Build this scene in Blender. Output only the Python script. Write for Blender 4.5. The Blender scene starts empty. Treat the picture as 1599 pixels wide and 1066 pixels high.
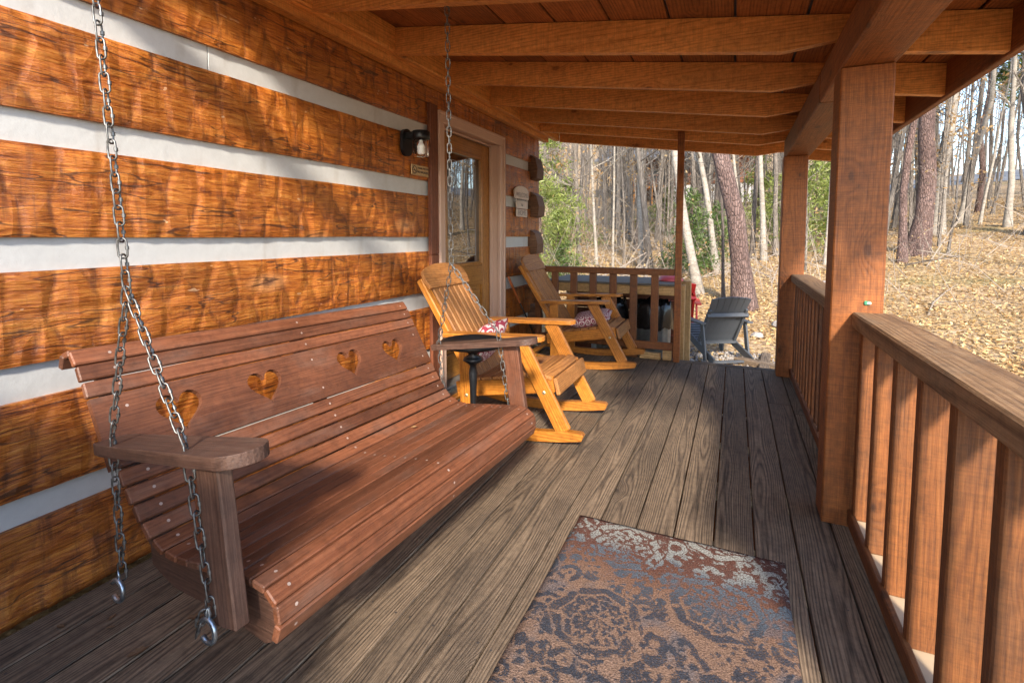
import bpy, math, random
import numpy as np
from mathutils import Vector, Matrix, noise as mnoise
from mathutils.geometry import tessellate_polygon

# ---------------------------------------------------------------- camera / light / exposure
S = bpy.context.scene
COL = S.collection
R = math.radians
cam = bpy.data.cameras.new('camera'); camo = bpy.data.objects.new('camera', cam); COL.objects.link(camo)
cam.sensor_width = 36; cam.lens = 17.448; cam.shift_y = -0.0687
cam.clip_start = 0.02; cam.clip_end = 2000
YAW, PITCH = R(24.16), R(4.0)
CAMP = Vector((1.99, 0, 1.18))
fw = Vector((-math.sin(YAW)*math.cos(PITCH), math.cos(YAW)*math.cos(PITCH), -math.sin(PITCH)))
camo.location = CAMP
camo.rotation_euler = fw.to_track_quat('-Z', 'Y').to_euler()
S.camera = camo

SUN_EL, SUN_AZ = R(31), R(-69)          # azimuth of the sun measured from +X, counter-clockwise
sdir = Vector((math.cos(SUN_AZ)*math.cos(SUN_EL), math.sin(SUN_AZ)*math.cos(SUN_EL), math.sin(SUN_EL)))
W = bpy.data.worlds.new('World'); S.world = W; W.use_nodes = True
wn = W.node_tree; wn.nodes.clear()
sky = wn.nodes.new('ShaderNodeTexSky'); sky.sky_type = 'NISHITA'; sky.sun_disc = False
sky.sun_elevation = SUN_EL
sky.sun_rotation = math.pi/2 - SUN_AZ
sky.air_density = 1.0; sky.dust_density = 0.7; sky.ozone_density = 1.0
bg = wn.nodes.new('ShaderNodeBackground'); bg.inputs[1].default_value = 0.15
wo = wn.nodes.new('ShaderNodeOutputWorld')
wn.links.new(sky.outputs[0], bg.inputs[0]); wn.links.new(bg.outputs[0], wo.inputs[0])
sl = bpy.data.lights.new('sun', 'SUN'); sl.energy = 2.8; sl.angle = R(5.0); sl.color = (1, .90, .76)
so = bpy.data.objects.new('sun', sl); COL.objects.link(so)
so.rotation_euler = sdir.to_track_quat('Z', 'Y').to_euler(); so.location = (0, 0, 12)
S.view_settings.view_transform = 'Standard'; S.view_settings.look = 'None'
S.view_settings.exposure = 1.82; S.view_settings.gamma = 1.0
S.view_settings.use_curve_mapping = False
S.cycles.max_bounces = 10; S.cycles.diffuse_bounces = 6; S.cycles.glossy_bounces = 4
S.cycles.sample_clamp_indirect = 8
S.cycles.use_denoising = True

# ---------------------------------------------------------------- helpers
def sp(t, k):
    t = np.clip(np.asarray(t, float)/k, -30, 30); return k*np.log1p(np.exp(t))
def tz(x, y):
    x = np.asarray(x, float); y = np.asarray(y, float)
    return (-.55+.26*sp(y-40, 4)/(1+np.exp(np.clip((x-.16*y-2)/4, -30, 30)))+.115*sp(y-8.5, 1.5)+.10*sp(np.asarray(x)-5., 1.2)+.05*sp(-np.asarray(x)-6, 2)
            + .05*np.sin(np.asarray(x)*.7+1)*np.cos(np.asarray(y)*.55)*np.clip((np.asarray(y)-6)/4, 0, 1))

class G:
    """node helper"""
    def __init__(s, name):
        s.m = bpy.data.materials.new(name); s.m.use_nodes = True; s.t = s.m.node_tree; s.t.nodes.clear()
        s.out = s.t.nodes.new('ShaderNodeOutputMaterial')
    def put(s, sock, v):
        if v is None: return
        if isinstance(v, bpy.types.NodeSocket): s.t.links.new(v, sock)
        else:
            if sock.type == 'RGBA' and not isinstance(v, (int, float)) and len(v) == 3: v = (*v, 1)
            sock.default_value = v
    def n(s, typ, ins=None, out=0, **props):
        nd = s.t.nodes.new('ShaderNode'+typ)
        for k, v in props.items(): setattr(nd, k, v)
        for k, v in (ins or {}).items(): s.put(nd.inputs[k], v)
        return nd.outputs[out] if out is not None else nd
    def ma(s, op, a, b=None, c=None, clamp=False):
        nd = s.t.nodes.new('ShaderNodeMath'); nd.operation = op; nd.use_clamp = clamp
        for i, v in enumerate((a, b, c)): s.put(nd.inputs[i], v)
        return nd.outputs[0]
    def vm(s, op, a, b=None, out=0):
        nd = s.t.nodes.new('ShaderNodeVectorMath'); nd.operation = op
        s.put(nd.inputs[0], a)
        if b is not None: s.put(nd.inputs[1], b)
        return nd.outputs[out]
    def mix(s, f, a, b, blend='MIX'):
        nd = s.t.nodes.new('ShaderNodeMix'); nd.data_type = 'RGBA'; nd.blend_type = blend; nd.clamp_factor = True
        s.put(nd.inputs[0], f); s.put(nd.inputs[6], a); s.put(nd.inputs[7], b); return nd.outputs[2]
    def mr(s, v, a, b, c=0., d=1., smooth=True):
        nd = s.t.nodes.new('ShaderNodeMapRange'); nd.interpolation_type = 'SMOOTHSTEP' if smooth else 'LINEAR'
        for i, q in enumerate((v, a, b, c, d)): s.put(nd.inputs[i], q)
        return nd.outputs[0]
    def ramp(s, f, stops):
        nd = s.t.nodes.new('ShaderNodeValToRGB'); e = nd.color_ramp.elements
        while len(e) < len(stops): e.new(.5)
        for el, (p, c) in zip(e, stops): el.position = p; el.color = (*c, 1)
        s.put(nd.inputs[0], f); return nd.outputs[0]
    def noise(s, v, scale=1., detail=3., rough=.55, out=0):
        return s.n('TexNoise', {'Vector': v, 'Scale': scale, 'Detail': detail, 'Roughness': rough}, out=out)
    def xyz(s, v):
        nd = s.t.nodes.new('ShaderNodeSeparateXYZ'); s.put(nd.inputs[0], v); return nd.outputs[0], nd.outputs[1], nd.outputs[2]
    def comb(s, x=0., y=0., z=0.):
        nd = s.t.nodes.new('ShaderNodeCombineXYZ')
        for i, v in enumerate((x, y, z)): s.put(nd.inputs[i], v)
        return nd.outputs[0]
    def bsdf(s, color, rough=.5, bump=None, bstr=.3, bdist=.01, **kw):
        nd = s.t.nodes.new('ShaderNodeBsdfPrincipled')
        s.put(nd.inputs['Base Color'], color); s.put(nd.inputs['Roughness'], rough)
        for k, v in kw.items(): s.put(nd.inputs[k.replace('_', ' ')], v)
        if bump is not None:
            s.put(nd.inputs['Normal'], s.n('Bump', {'Height': bump, 'Strength': bstr, 'Distance': bdist}))
        s.t.links.new(nd.outputs[0], s.out.inputs[0]); return s.m

def wood(name, dark, mid, light, ring=.012, rough=.5, bump=.35, knot=.35, contrast=1., stain=None, stain_amt=.0, coat=0., vary=.25, bdist=.004, saw=0.):
    g = G(name)
    oc = g.n('TexCoord', out=3); rnd = g.n('ObjectInfo', out=5)
    off = g.comb(g.ma('MULTIPLY', rnd, 61.), g.ma('MULTIPLY', g.ma('FRACT', g.ma('MULTIPLY', rnd, 13.7)), 5.), g.ma('MULTIPLY', rnd, 9.))
    v = g.vm('ADD', oc, off)
    x, y, z = g.xyz(oc); xo, _, _ = g.xyz(v)
    low = g.noise(g.vm('MULTIPLY', v, (.8, 3., 3.)), 1., 1.5, out=1)
    lx, ly, lz = g.xyz(g.vm('SUBTRACT', low, (.5, .5, .5)))
    vx_, vy_, vz_ = g.xyz(v)
    kv = g.n('TexVoronoi', {'Vector': g.comb(g.ma('MULTIPLY', vx_, 3.4), g.ma('MULTIPLY', g.ma('ADD', vy_, vz_), 6.6), 0.), 'Scale': 1.}, out=None, voronoi_dimensions='2D')
    kd, kc = kv.outputs[0], kv.outputs[1]
    keep = g.ma('LESS_THAN', g.xyz(kc)[0], knot)
    ks = g.ma('ADD', .07, g.ma('MULTIPLY', g.xyz(kc)[1], .10))
    kn = g.ma('MULTIPLY', g.mr(kd, g.ma('MULTIPLY', ks, .35), ks, 1., 0.), keep)
    kw = g.ma('MULTIPLY', g.mr(kd, .0, .42, 1., 0.), keep)
    py = g.ma('ADD', g.ma('MULTIPLY', g.ma('SUBTRACT', g.ma('FRACT', g.ma('MULTIPLY', rnd, 7.31)), .5), .10), g.ma('MULTIPLY', ly, .10))
    pz = g.ma('ADD', .035, g.ma('MULTIPLY', lz, .07))
    yy = g.ma('ADD', y, py); zz = g.ma('ADD', z, pz)
    r = g.ma('SQRT', g.ma('ADD', g.ma('MULTIPLY', yy, yy), g.ma('MULTIPLY', zz, zz)))
    r = g.ma('ADD', r, g.ma('ADD', g.ma('MULTIPLY', lx, .03), g.ma('MULTIPLY', kw, .03)))
    fine = g.mr(g.noise(g.vm('MULTIPLY', v, (7., 260., 260.)), 1., 4., .6), .32, .68)
    wob = g.noise(g.vm('MULTIPLY', v, (2.5, 60., 60.)), 1., 2.)
    ph = g.ma('ADD', g.ma('MULTIPLY', r, 6.2832/ring), g.ma('MULTIPLY', wob, 1.6))
    rings = g.ma('POWER', g.ma('ADD', .5, g.ma('MULTIPLY', g.ma('SINE', ph), .5)), .6)
    rings = g.ma('MULTIPLY', rings, g.ma('ADD', .72, g.ma('MULTIPLY', g.noise(g.vm('MULTIPLY', v, (1.5, 40., 40.)), 1., 2.), .5)))
    f = g.ma('ADD', g.ma('MULTIPLY', rings, .62*contrast), g.ma('MULTIPLY', fine, .38))
    f = g.ma('ADD', f, .42*(1-contrast))
    col = g.ramp(f, [(.10, dark), (.52, mid), (.95, light)])
    big = g.noise(g.vm('MULTIPLY', v, (1.3, 5., 5.)), 1., 3.)
    val = g.ma('ADD', g.ma('MULTIPLY', g.ma('SUBTRACT', big, .5), 1.1*vary*2), g.ma('ADD', 1-vary/2, g.ma('MULTIPLY', g.ma('FRACT', g.ma('MULTIPLY', rnd, 29.3)), vary)))
    col = g.mix(1., col, g.comb(val, val, val), 'MULTIPLY')
    col = g.mix(g.ma('MULTIPLY', kn, .75), col, tuple(c*.45 for c in dark))
    col = g.mix(g.ma('MULTIPLY', g.ma('SUBTRACT', kw, kn, clamp=True), .3), col, dark)
    if stain:
        sm = g.mr(g.noise(g.vm('MULTIPLY', v, (1.2, 3., 3.)), 2.2, 5., .62), .48, .72)
        col = g.mix(g.ma('MULTIPLY', sm, stain_amt), col, stain)
    dirt = g.noise(v, 34., 6., .72); dv = g.mr(dirt, .28, .62, .70, 1.06)
    col = g.mix(1., col, g.comb(dv, dv, dv), 'MULTIPLY')
    if saw:
        sw = g.noise(g.vm('MULTIPLY', v, (210., 5., 5.)), 1., 3.); sv = g.mr(sw, .3, .65, 1-saw, 1+saw*.4)
        col = g.mix(1., col, g.comb(sv, sv, sv), 'MULTIPLY')
    ro = g.ma('ADD', rough-.08, g.ma('MULTIPLY', big, .2))
    h = g.ma('ADD', g.ma('ADD', g.ma('MULTIPLY', rings, .5), g.ma('MULTIPLY', fine, .6)), g.ma('MULTIPLY', dirt, .5))
    return g.bsdf(col, ro, h, bump, bdist, Coat_Weight=coat, Coat_Roughness=.25)

def plain(name, c, rough=.5, metal=0., nscale=30., namt=.25, bump=.1, **kw):
    g = G(name); oc = g.n('TexCoord', out=3); n = g.noise(oc, nscale, 4.)
    val = g.ma('ADD', 1-namt/2, g.ma('MULTIPLY', g.ma('SUBTRACT', n, .5), namt*2))
    col = g.mix(1., c, g.comb(val, val, val), 'MULTIPLY')
    return g.bsdf(col, g.ma('ADD', rough-.05, g.ma('MULTIPLY', n, .1)), n, bump, .003, Metallic=metal, **kw)

# ---- mesh helpers
def link(name, me, mat=None, parent=None, M=None):
    o = bpy.data.objects.new(name, me); COL.objects.link(o)
    if me is not None and mat is not None and not me.materials: me.materials.append(mat)
    if parent is not None: o.parent = parent
    if M is not None: o.matrix_basis = M
    return o
def mesh(name, verts, faces, mat=None, parent=None, M=None, smooth=False):
    me = bpy.data.meshes.new(name); me.from_pydata([tuple(v) for v in verts], [], [tuple(f) for f in faces]); me.update()
    if smooth: me.polygons.foreach_set('use_smooth', [True]*len(me.polygons))
    return link(name, me, mat, parent, M)
def tag(o, label, cat=None, group=None, kind=None):
    if label: o['label'] = label
    if cat: o['category'] = cat
    if group: o['group'] = group
    if kind: o['kind'] = kind
    return o
def empty(name, loc=(0, 0, 0), rot=(0, 0, 0), label=None, cat=None, group=None, kind=None):
    o = bpy.data.objects.new(name, None); COL.objects.link(o); o.location = loc; o.rotation_euler = rot; o.empty_display_size = .1
    return tag(o, label, cat, group, kind)
def copy_tree(o, parent=None):
    c = o.copy(); COL.objects.link(c)
    if parent is not None: c.parent = parent
    for ch in list(o.children): copy_tree(ch, c)
    return c
_bc = {}
def boxmesh(l, w, t, b, mat):
    k = (round(l, 4), round(w, 4), round(t, 4), round(b, 4), mat.name)
    if k in _bc: return _bc[k]
    b = min(b, l*.4, w*.4, t*.4)
    vs, idx = [], {}
    for sx in (-1, 1):
        for sy in (-1, 1):
            for sz in (-1, 1):
                for ax in range(3):
                    p = [sx*l/2, sy*w/2, sz*t/2]
                    for q in range(3):
                        if q != ax: p[q] -= (sx, sy, sz)[q]*b
                    idx[(sx, sy, sz, ax)] = len(vs); vs.append(p)
    fs = []
    for ax in range(3):
        u, v = [(1, 2), (0, 2), (0, 1)][ax]
        for s in (-1, 1):
            f = []
            for a, c in ((-1, -1), (1, -1), (1, 1), (-1, 1)):
                q = [0, 0, 0]; q[ax] = s; q[u] = a; q[v] = c; f.append(idx[(*q, ax)])
            fs.append(f)
    for ax in range(3):
        u, v = [(1, 2), (0, 2), (0, 1)][ax]
        for a in (-1, 1):
            for c in (-1, 1):
                q0 = [0, 0, 0]; q0[u] = a; q0[v] = c; q1 = list(q0); q0[ax] = -1; q1[ax] = 1
                fs.append([idx[(*q0, u)], idx[(*q1, u)], idx[(*q1, v)], idx[(*q0, v)]])
    for sx in (-1, 1):
        for sy in (-1, 1):
            for sz in (-1, 1): fs.append([idx[(sx, sy, sz, a)] for a in range(3)])
    import bmesh
    bm = bmesh.new(); bv = [bm.verts.new(p) for p in vs]
    for f in fs: bm.faces.new([bv[i] for i in f])
    bmesh.ops.recalc_face_normals(bm, faces=bm.faces)
    me = bpy.data.meshes.new('board'); bm.to_mesh(me); bm.free(); me.materials.append(mat)
    _bc[k] = me; return me
def frame(p0, p1, up):
    p0, p1 = Vector(p0), Vector(p1); x = (p1-p0).normalized(); up = Vector(up)
    z = up - x*up.dot(x)
    if z.length < 1e-4: z = Vector((1, 0, 0)) - x*x.x
    z.normalize(); y = z.cross(x)
    m = Matrix((x, y, z)).transposed().to_4x4(); m.translation = (p0+p1)/2
    return m
def board(name, p0, p1, w, t, mat, parent=None, up=(0, 0, 1), b=.004):
    """a board whose length runs p0 -> p1; t is measured along `up`, w across it"""
    l = (Vector(p1)-Vector(p0)).length
    return link(name, boxmesh(l, w, t, b, mat), None, parent, frame(p0, p1, up))
def prism(name, outline, t, mat, parent=None, M=None, holes=(), b=0):
    """outline in local XY, thickness t along Z (centred)"""
    loops = [list(outline)]+[list(h) for h in holes]
    flat = [p for lp in loops for p in lp]
    tris = tessellate_polygon([[Vector((p[0], p[1], 0)) for p in lp] for lp in loops])
    n = len(flat)
    vs = [(p[0], p[1], t/2) for p in flat]+[(p[0], p[1], -t/2) for p in flat]
    fs = []
    for a, b_, c in tris:
        A, B, C = (Vector(flat[i]).to_3d() for i in (a, b_, c))
        if (B-A).cross(C-A).z < 0: b_, c = c, b_
        fs.append((a, b_, c)); fs.append((c+n, b_+n, a+n))
    k = 0
    for li, lp in enumerate(loops):
        m = len(lp)
        area = sum(lp[i][0]*lp[(i+1) % m][1]-lp[(i+1) % m][0]*lp[i][1] for i in range(m))
        for i in range(m):
            a, c = k+i, k+(i+1) % m
            q = (a, a+n, c+n, c) if (area > 0) == (li == 0) else (c, c+n, a+n, a)
            fs.append(q)
        k += m
    return mesh(name, vs, fs, mat, parent, M)
def lathe(profile, seg=20, cap=True):
    vs, fs = [], []
    for r, z in profile:
        for i in range(seg):
            a = 2*math.pi*i/seg; vs.append((r*math.cos(a), r*math.sin(a), z))
    for j in range(len(profile)-1):
        for i in range(seg):
            a = j*seg+i; b = j*seg+(i+1) % seg; fs.append((a, b, b+seg, a+seg))
    if cap:
        fs.append(tuple(range(seg))[::-1]); fs.append(tuple((len(profile)-1)*seg+i for i in range(seg)))
    return vs, fs
def tube_into(vs, fs, pts, rad, sides, cap=False):
    n = len(pts); base = len(vs); ref = None
    for i in range(n):
        t = (pts[min(i+1, n-1)]-pts[max(i-1, 0)])
        if t.length < 1e-9: t = Vector((0, 0, 1))
        t.normalize()
        if ref is None:
            ref = Vector((1, 0, 0)) if abs(t.x) < .8 else Vector((0, 1, 0))
        u = ref-t*ref.dot(t); u.normalize(); ref = u; w = t.cross(u)
        for k in range(sides):
            a = 2*math.pi*k/sides; vs.append(pts[i]+(u*math.cos(a)+w*math.sin(a))*rad[i])
    for i in range(n-1):
        for k in range(sides):
            a = base+i*sides+k; b = base+i*sides+(k+1) % sides
            fs.append((a, b, b+sides, a+sides))
    if cap:
        fs.append(tuple(base+k for k in range(sides))[::-1]); fs.append(tuple(base+(n-1)*sides+k for k in range(sides)))
def tube(name, pts, rad, sides, mat, parent=None, M=None, smooth=True):
    vs, fs = [], []; pts = [Vector(p) for p in pts]
    if not isinstance(rad, (list, tuple)): rad = [rad]*len(pts)
    tube_into(vs, fs, pts, rad, sides, True)
    return mesh(name, vs, fs, mat, parent, M, smooth)
def fast_mesh(name, V, F, mat, parent=None, smooth=False):
    V = np.asarray(V, np.float32); F = np.asarray(F, np.int32); k = F.shape[1]
    me = bpy.data.meshes.new(name); me.vertices.add(len(V)); me.vertices.foreach_set('co', V.ravel())
    me.loops.add(F.size); me.loops.foreach_set('vertex_index', F.ravel())
    me.polygons.add(len(F)); me.polygons.foreach_set('loop_start', np.arange(0, F.size, k, dtype=np.int32))
    if smooth: me.polygons.foreach_set('use_smooth', np.ones(len(F), bool))
    me.update(calc_edges=True); me.validate()
    return link(name, me, mat, parent)
def T(*a): return Matrix.Translation(Vector(a))

# ---------------------------------------------------------------- materials
M = {}
M['deck'] = wood('weathered_deck', (.034, .023, .015), (.132, .091, .059), (.23, .163, .106), ring=.007, rough=.72, bump=.5, knot=.05, contrast=.88, stain=(.062, .045, .033), stain_amt=.5, vary=.34)
M['raft'] = wood('rafter_pine', (.32, .092, .015), (.68, .265, .055), (.80, .36, .095), ring=.013, rough=.5, bump=.2, knot=.16, contrast=.5, vary=.3, saw=.12)
M['plank'] = wood('ceiling_plank', (.09, .027, .006), (.28, .088, .02), (.40, .14, .038), ring=.014, rough=.55, bump=.2, knot=.16, contrast=.6, vary=.5)
M['post'] = wood('post_cedar', (.095, .025, .005), (.225, .067, .012), (.32, .105, .022), ring=.011, rough=.6, bump=.35, knot=.36, contrast=.4, vary=.35, saw=.22)
M['rail'] = wood('rail_wood', (.07, .020, .005), (.165, .051, .010), (.235, .083, .019), ring=.010, rough=.62, bump=.3, knot=.2, contrast=.45, vary=.4, saw=.13, stain=(.08, .04, .02), stain_amt=.4)
M['railtop'] = wood('weathered_rail_cap', (.095, .045, .018), (.225, .120, .052), (.31, .185, .09), ring=.012, rough=.7, bump=.35, knot=.2, contrast=.7, vary=.25, stain=(.17, .135, .095), stain_amt=.45)
M['swing'] = wood('swing_mahogany', (.065, .019, .008), (.142, .046, .019), (.205, .075, .034), ring=.009, rough=.52, bump=.2, knot=.0, contrast=.32, vary=.55, stain=(.15, .085, .06), stain_amt=.55, coat=.0)
M['swingarm_shaded'] = wood('swing_worn_shaded', (.035, .015, .009), (.075, .034, .021), (.12, .063, .042), ring=.010, rough=.6, bump=.2, knot=.0, contrast=.3, vary=.3, stain=(.13, .088, .062), stain_amt=.5)  # worn arm wood, darkened further to carry the near end's shade
M['chair'] = wood('golden_oak', (.21, .062, .008), (.41, .145, .017), (.50, .20, .032), ring=.011, rough=.36, bump=.15, knot=.03, contrast=.75, vary=.22, coat=.3)
M['chairdull'] = wood('weathered_oak_slat', (.16, .058, .015), (.32, .13, .034), (.42, .19, .06), ring=.01, rough=.55, bump=.25, knot=.05, contrast=.7, vary=.2)
M['door'] = wood('door_oak', (.19, .07, .013), (.34, .14, .026), (.42, .19, .042), ring=.012, rough=.32, bump=.1, knot=.0, contrast=.6, vary=.12, coat=.3)
M['trimdark'] = wood('dark_trim', (.07, .02, .009), (.14, .04, .016), (.20, .065, .026), ring=.02, rough=.5, bump=.2, knot=.05, contrast=.5)
M['endlog'] = wood('dark_log_end', (.06, .026, .012), (.125, .056, .027), (.20, .10, .05), ring=.014, rough=.6, bump=.4, knot=.05, contrast=.5, vary=.4)
M['timber'] = wood('yellow_timber', (.25, .13, .045), (.47, .28, .11), (.58, .37, .17), ring=.014, rough=.65, bump=.3, knot=.2, contrast=.8, vary=.25)
M['casing'] = plain('pink_beige_paint', (.60, .40, .30), .45, nscale=5, namt=.12)
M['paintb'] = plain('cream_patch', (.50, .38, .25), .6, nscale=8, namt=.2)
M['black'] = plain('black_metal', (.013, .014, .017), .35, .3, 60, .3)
M['chainm'] = plain('galvanised_chain', (.27, .265, .255), .45, .75, 60, .9)
M['hook'] = plain('steel_hook', (.50, .58, .66), .3, .9, 25, .8)
M['brass'] = plain('bolt_head', (.70, .60, .40), .35, .8, 50, .3)
M['screw'] = plain('screw_head', (.55, .42, .36), .45, .3, 50, .4)
M['bulb'] = plain('white_bulb', (.85, .85, .83), .3, 0, 10, .03)
M['blue'] = plain('slate_blue_plastic', (.066, .072, .082), .5, 0, 12, .2)
M['slate'] = plain('grey_slate_board', (.16, .14, .115), .7, 0, 15, .3)
M['red'] = plain('red_plastic', (.62, .03, .025), .4, 0, 12, .15)
M['pink'] = plain('pink_red_plastic', (.62, .10, .13), .45, 0, 12, .15)
M['zinc'] = plain('galvanised_can', (.42, .46, .49), .38, .8, 14, .5)
M['bag'] = plain('black_bag', (.012, .012, .013), .22, 0, 20, .3, bump=.9)
M['orange'] = plain('orange_handle', (.45, .12, .03), .5, 0, 20, .3)
M['terra'] = plain('dark_red_pot', (.13, .045, .03), .6, 0, 20, .3)
M['sign'] = plain('aged_white_paint', (.66, .56, .49), .6, 0, 18, .25)
M['signtan'] = plain('tan_plaque', (.50, .33, .16), .5, 0, 40, .3)
M['ink'] = plain('dark_ink', (.06, .05, .045), .6)
M['inkgrey'] = plain('grey_ink', (.28, .24, .22), .6)
M['tag'] = plain('green_tag', (.08, .42, .24), .35, 0, 200, .8)
M['dust'] = plain('cobweb_grey', (.42, .38, .32), .9, 0, 40, .5)

def glass_mats():
    g = G('door_glass'); g.bsdf((.012, .012, .012), .015, IOR=2.9, Specular_IOR_Level=.5); M['pane'] = g.m
    g = G('jar_glass'); g.bsdf((.97, .97, .97), .05, IOR=1.2, Transmission_Weight=1.); M['jar'] = g.m
    g = G('etched_glass'); g.bsdf((.42, .44, .46), .18, IOR=1.6); M['etch'] = g.m
glass_mats()

def chink_mat():
    g = G('chinking_white'); oc = g.n('TexCoord', out=3)
    n = g.noise(oc, 26., 5., .65); st = g.noise(g.vm('MULTIPLY', oc, (3.2, 1., 1.)), 2., 4.)
    sp_ = g.ma('LESS_THAN', g.noise(oc, 130., 2.), .27)
    c = g.mix(n, (.45, .45, .44), (.56, .56, .55))
    c = g.mix(g.ma('MULTIPLY', g.mr(st, .54, .72), .6), c, (.36, .33, .29))
    c = g.mix(g.ma('MULTIPLY', sp_, .35), c, (.30, .28, .25))
    return g.bsdf(c, .62, n, .35, .004)
M['chink'] = chink_mat()

def log_mat():
    g = G('hewn_log'); oc = g.n('TexCoord', out=3); rnd = g.n('ObjectInfo', out=5)
    v = g.vm('ADD', oc, g.comb(g.ma('MULTIPLY', rnd, 53.), g.ma('MULTIPLY', rnd, 17.), g.ma('MULTIPLY', rnd, 31.)))
    w = g.vm('SUBTRACT', g.noise(v, 5., 3., out=1), (.5, .5, .5))
    vw = g.vm('ADD', v, g.vm('MULTIPLY', w, (.022, .022, .022)))
    fine = g.mr(g.noise(g.vm('MULTIPLY', vw, (9., 130., 130.)), 1., 5., .68), .28, .72)
    gr = g.noise(g.vm('MULTIPLY', vw, (1.4, 26., 26.)), 1., 5., .6)
    big = g.noise(g.vm('MULTIPLY', v, (1.6, 3.5, 3.5)), 1., 4.)
    col = g.ramp(g.ma('ADD', g.ma('MULTIPLY', gr, .6), g.ma('MULTIPLY', fine, .4)), [(.25, (.13, .029, .005)), (.43, (.35, .092, .010)), (.60, (.50, .165, .022)), (.80, (.62, .26, .05))])
    # hewing strokes: uneven vertical cells across the face
    ax, ay, az = g.xyz(vw)
    st = g.n('TexVoronoi', {'Vector': g.comb(g.ma('MULTIPLY', ax, 9.), g.ma('MULTIPLY', ay, 2.), g.ma('MULTIPLY', az, 4.6)), 'Scale': 1., 'Randomness': .85}, out=None, feature='F1')
    cell = g.xyz(st.outputs[1])[0]
    edge = g.n('TexVoronoi', {'Vector': g.comb(g.ma('MULTIPLY', ax, 9.), g.ma('MULTIPLY', ay, 2.), g.ma('MULTIPLY', az, 4.6)), 'Scale': 1., 'Randomness': .85}, feature='DISTANCE_TO_EDGE')
    streak = g.noise(g.comb(g.ma('MULTIPLY', ax, 34.), ay, g.ma('MULTIPLY', az, 4.)), 1., 5., .66)
    em = g.ma('MULTIPLY', g.mr(edge, .0, .10, 1., 0.), g.mr(streak, .38, .6))
    col = g.mix(g.ma('MULTIPLY', em, .55), col, (.075, .017, .006))
    col = g.mix(g.ma('MULTIPLY', g.mr(streak, .5, .66), g.ma('ADD', .08, g.ma('MULTIPLY', big, .5))), col, (.10, .025, .006))
    val = g.ma('ADD', .50, g.ma('ADD', g.ma('MULTIPLY', big, .55), g.ma('MULTIPLY', cell, .34)))
    col = g.mix(1., col, g.comb(val, val, val), 'MULTIPLY')
    kv = g.n('TexVoronoi', {'Vector': g.vm('MULTIPLY', vw, (1.7, 1., 4.4)), 'Scale': 1.}, out=None)
    keep = g.ma('LESS_THAN', g.xyz(kv.outputs[1])[1], .38)
    kn = g.ma('MULTIPLY', g.mr(kv.outputs[0], .035, .095, 1., 0.), keep); kh = g.ma('MULTIPLY', g.mr(kv.outputs[0], .06, .26, 1., 0.), keep)
    col = g.mix(g.ma('MULTIPLY', kh, .5), col, (.62, .30, .12)); col = g.mix(g.ma('MULTIPLY', kn, .8), col, (.15, .06, .028))
    ck = g.noise(g.vm('MULTIPLY', vw, (.9, 9., 9.)), 1., 3.); crk = g.mr(g.ma('ABSOLUTE', g.ma('SUBTRACT', ck, .5)), .003, .010, 1., 0.)
    col = g.mix(g.ma('MULTIPLY', crk, .75), col, (.035, .012, .006))
    sc = g.ma('LESS_THAN', g.noise(g.vm('MULTIPLY', v, (14., 30., 30.)), 1., 2.), .26)
    col = g.mix(g.ma('MULTIPLY', sc, .5), col, (.66, .42, .24))
    h = g.ma('ADD', g.ma('ADD', g.ma('MULTIPLY', fine, .35), g.ma('MULTIPLY', g.mr(edge, 0., .25), .9)), g.ma('MULTIPLY', cell, .3))
    return g.bsdf(col, g.ma('ADD', .26, g.ma('MULTIPLY', fine, .3)), h, .8, .008, Coat_Weight=.2, Coat_Roughness=.3)
M['log'] = log_mat()

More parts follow.
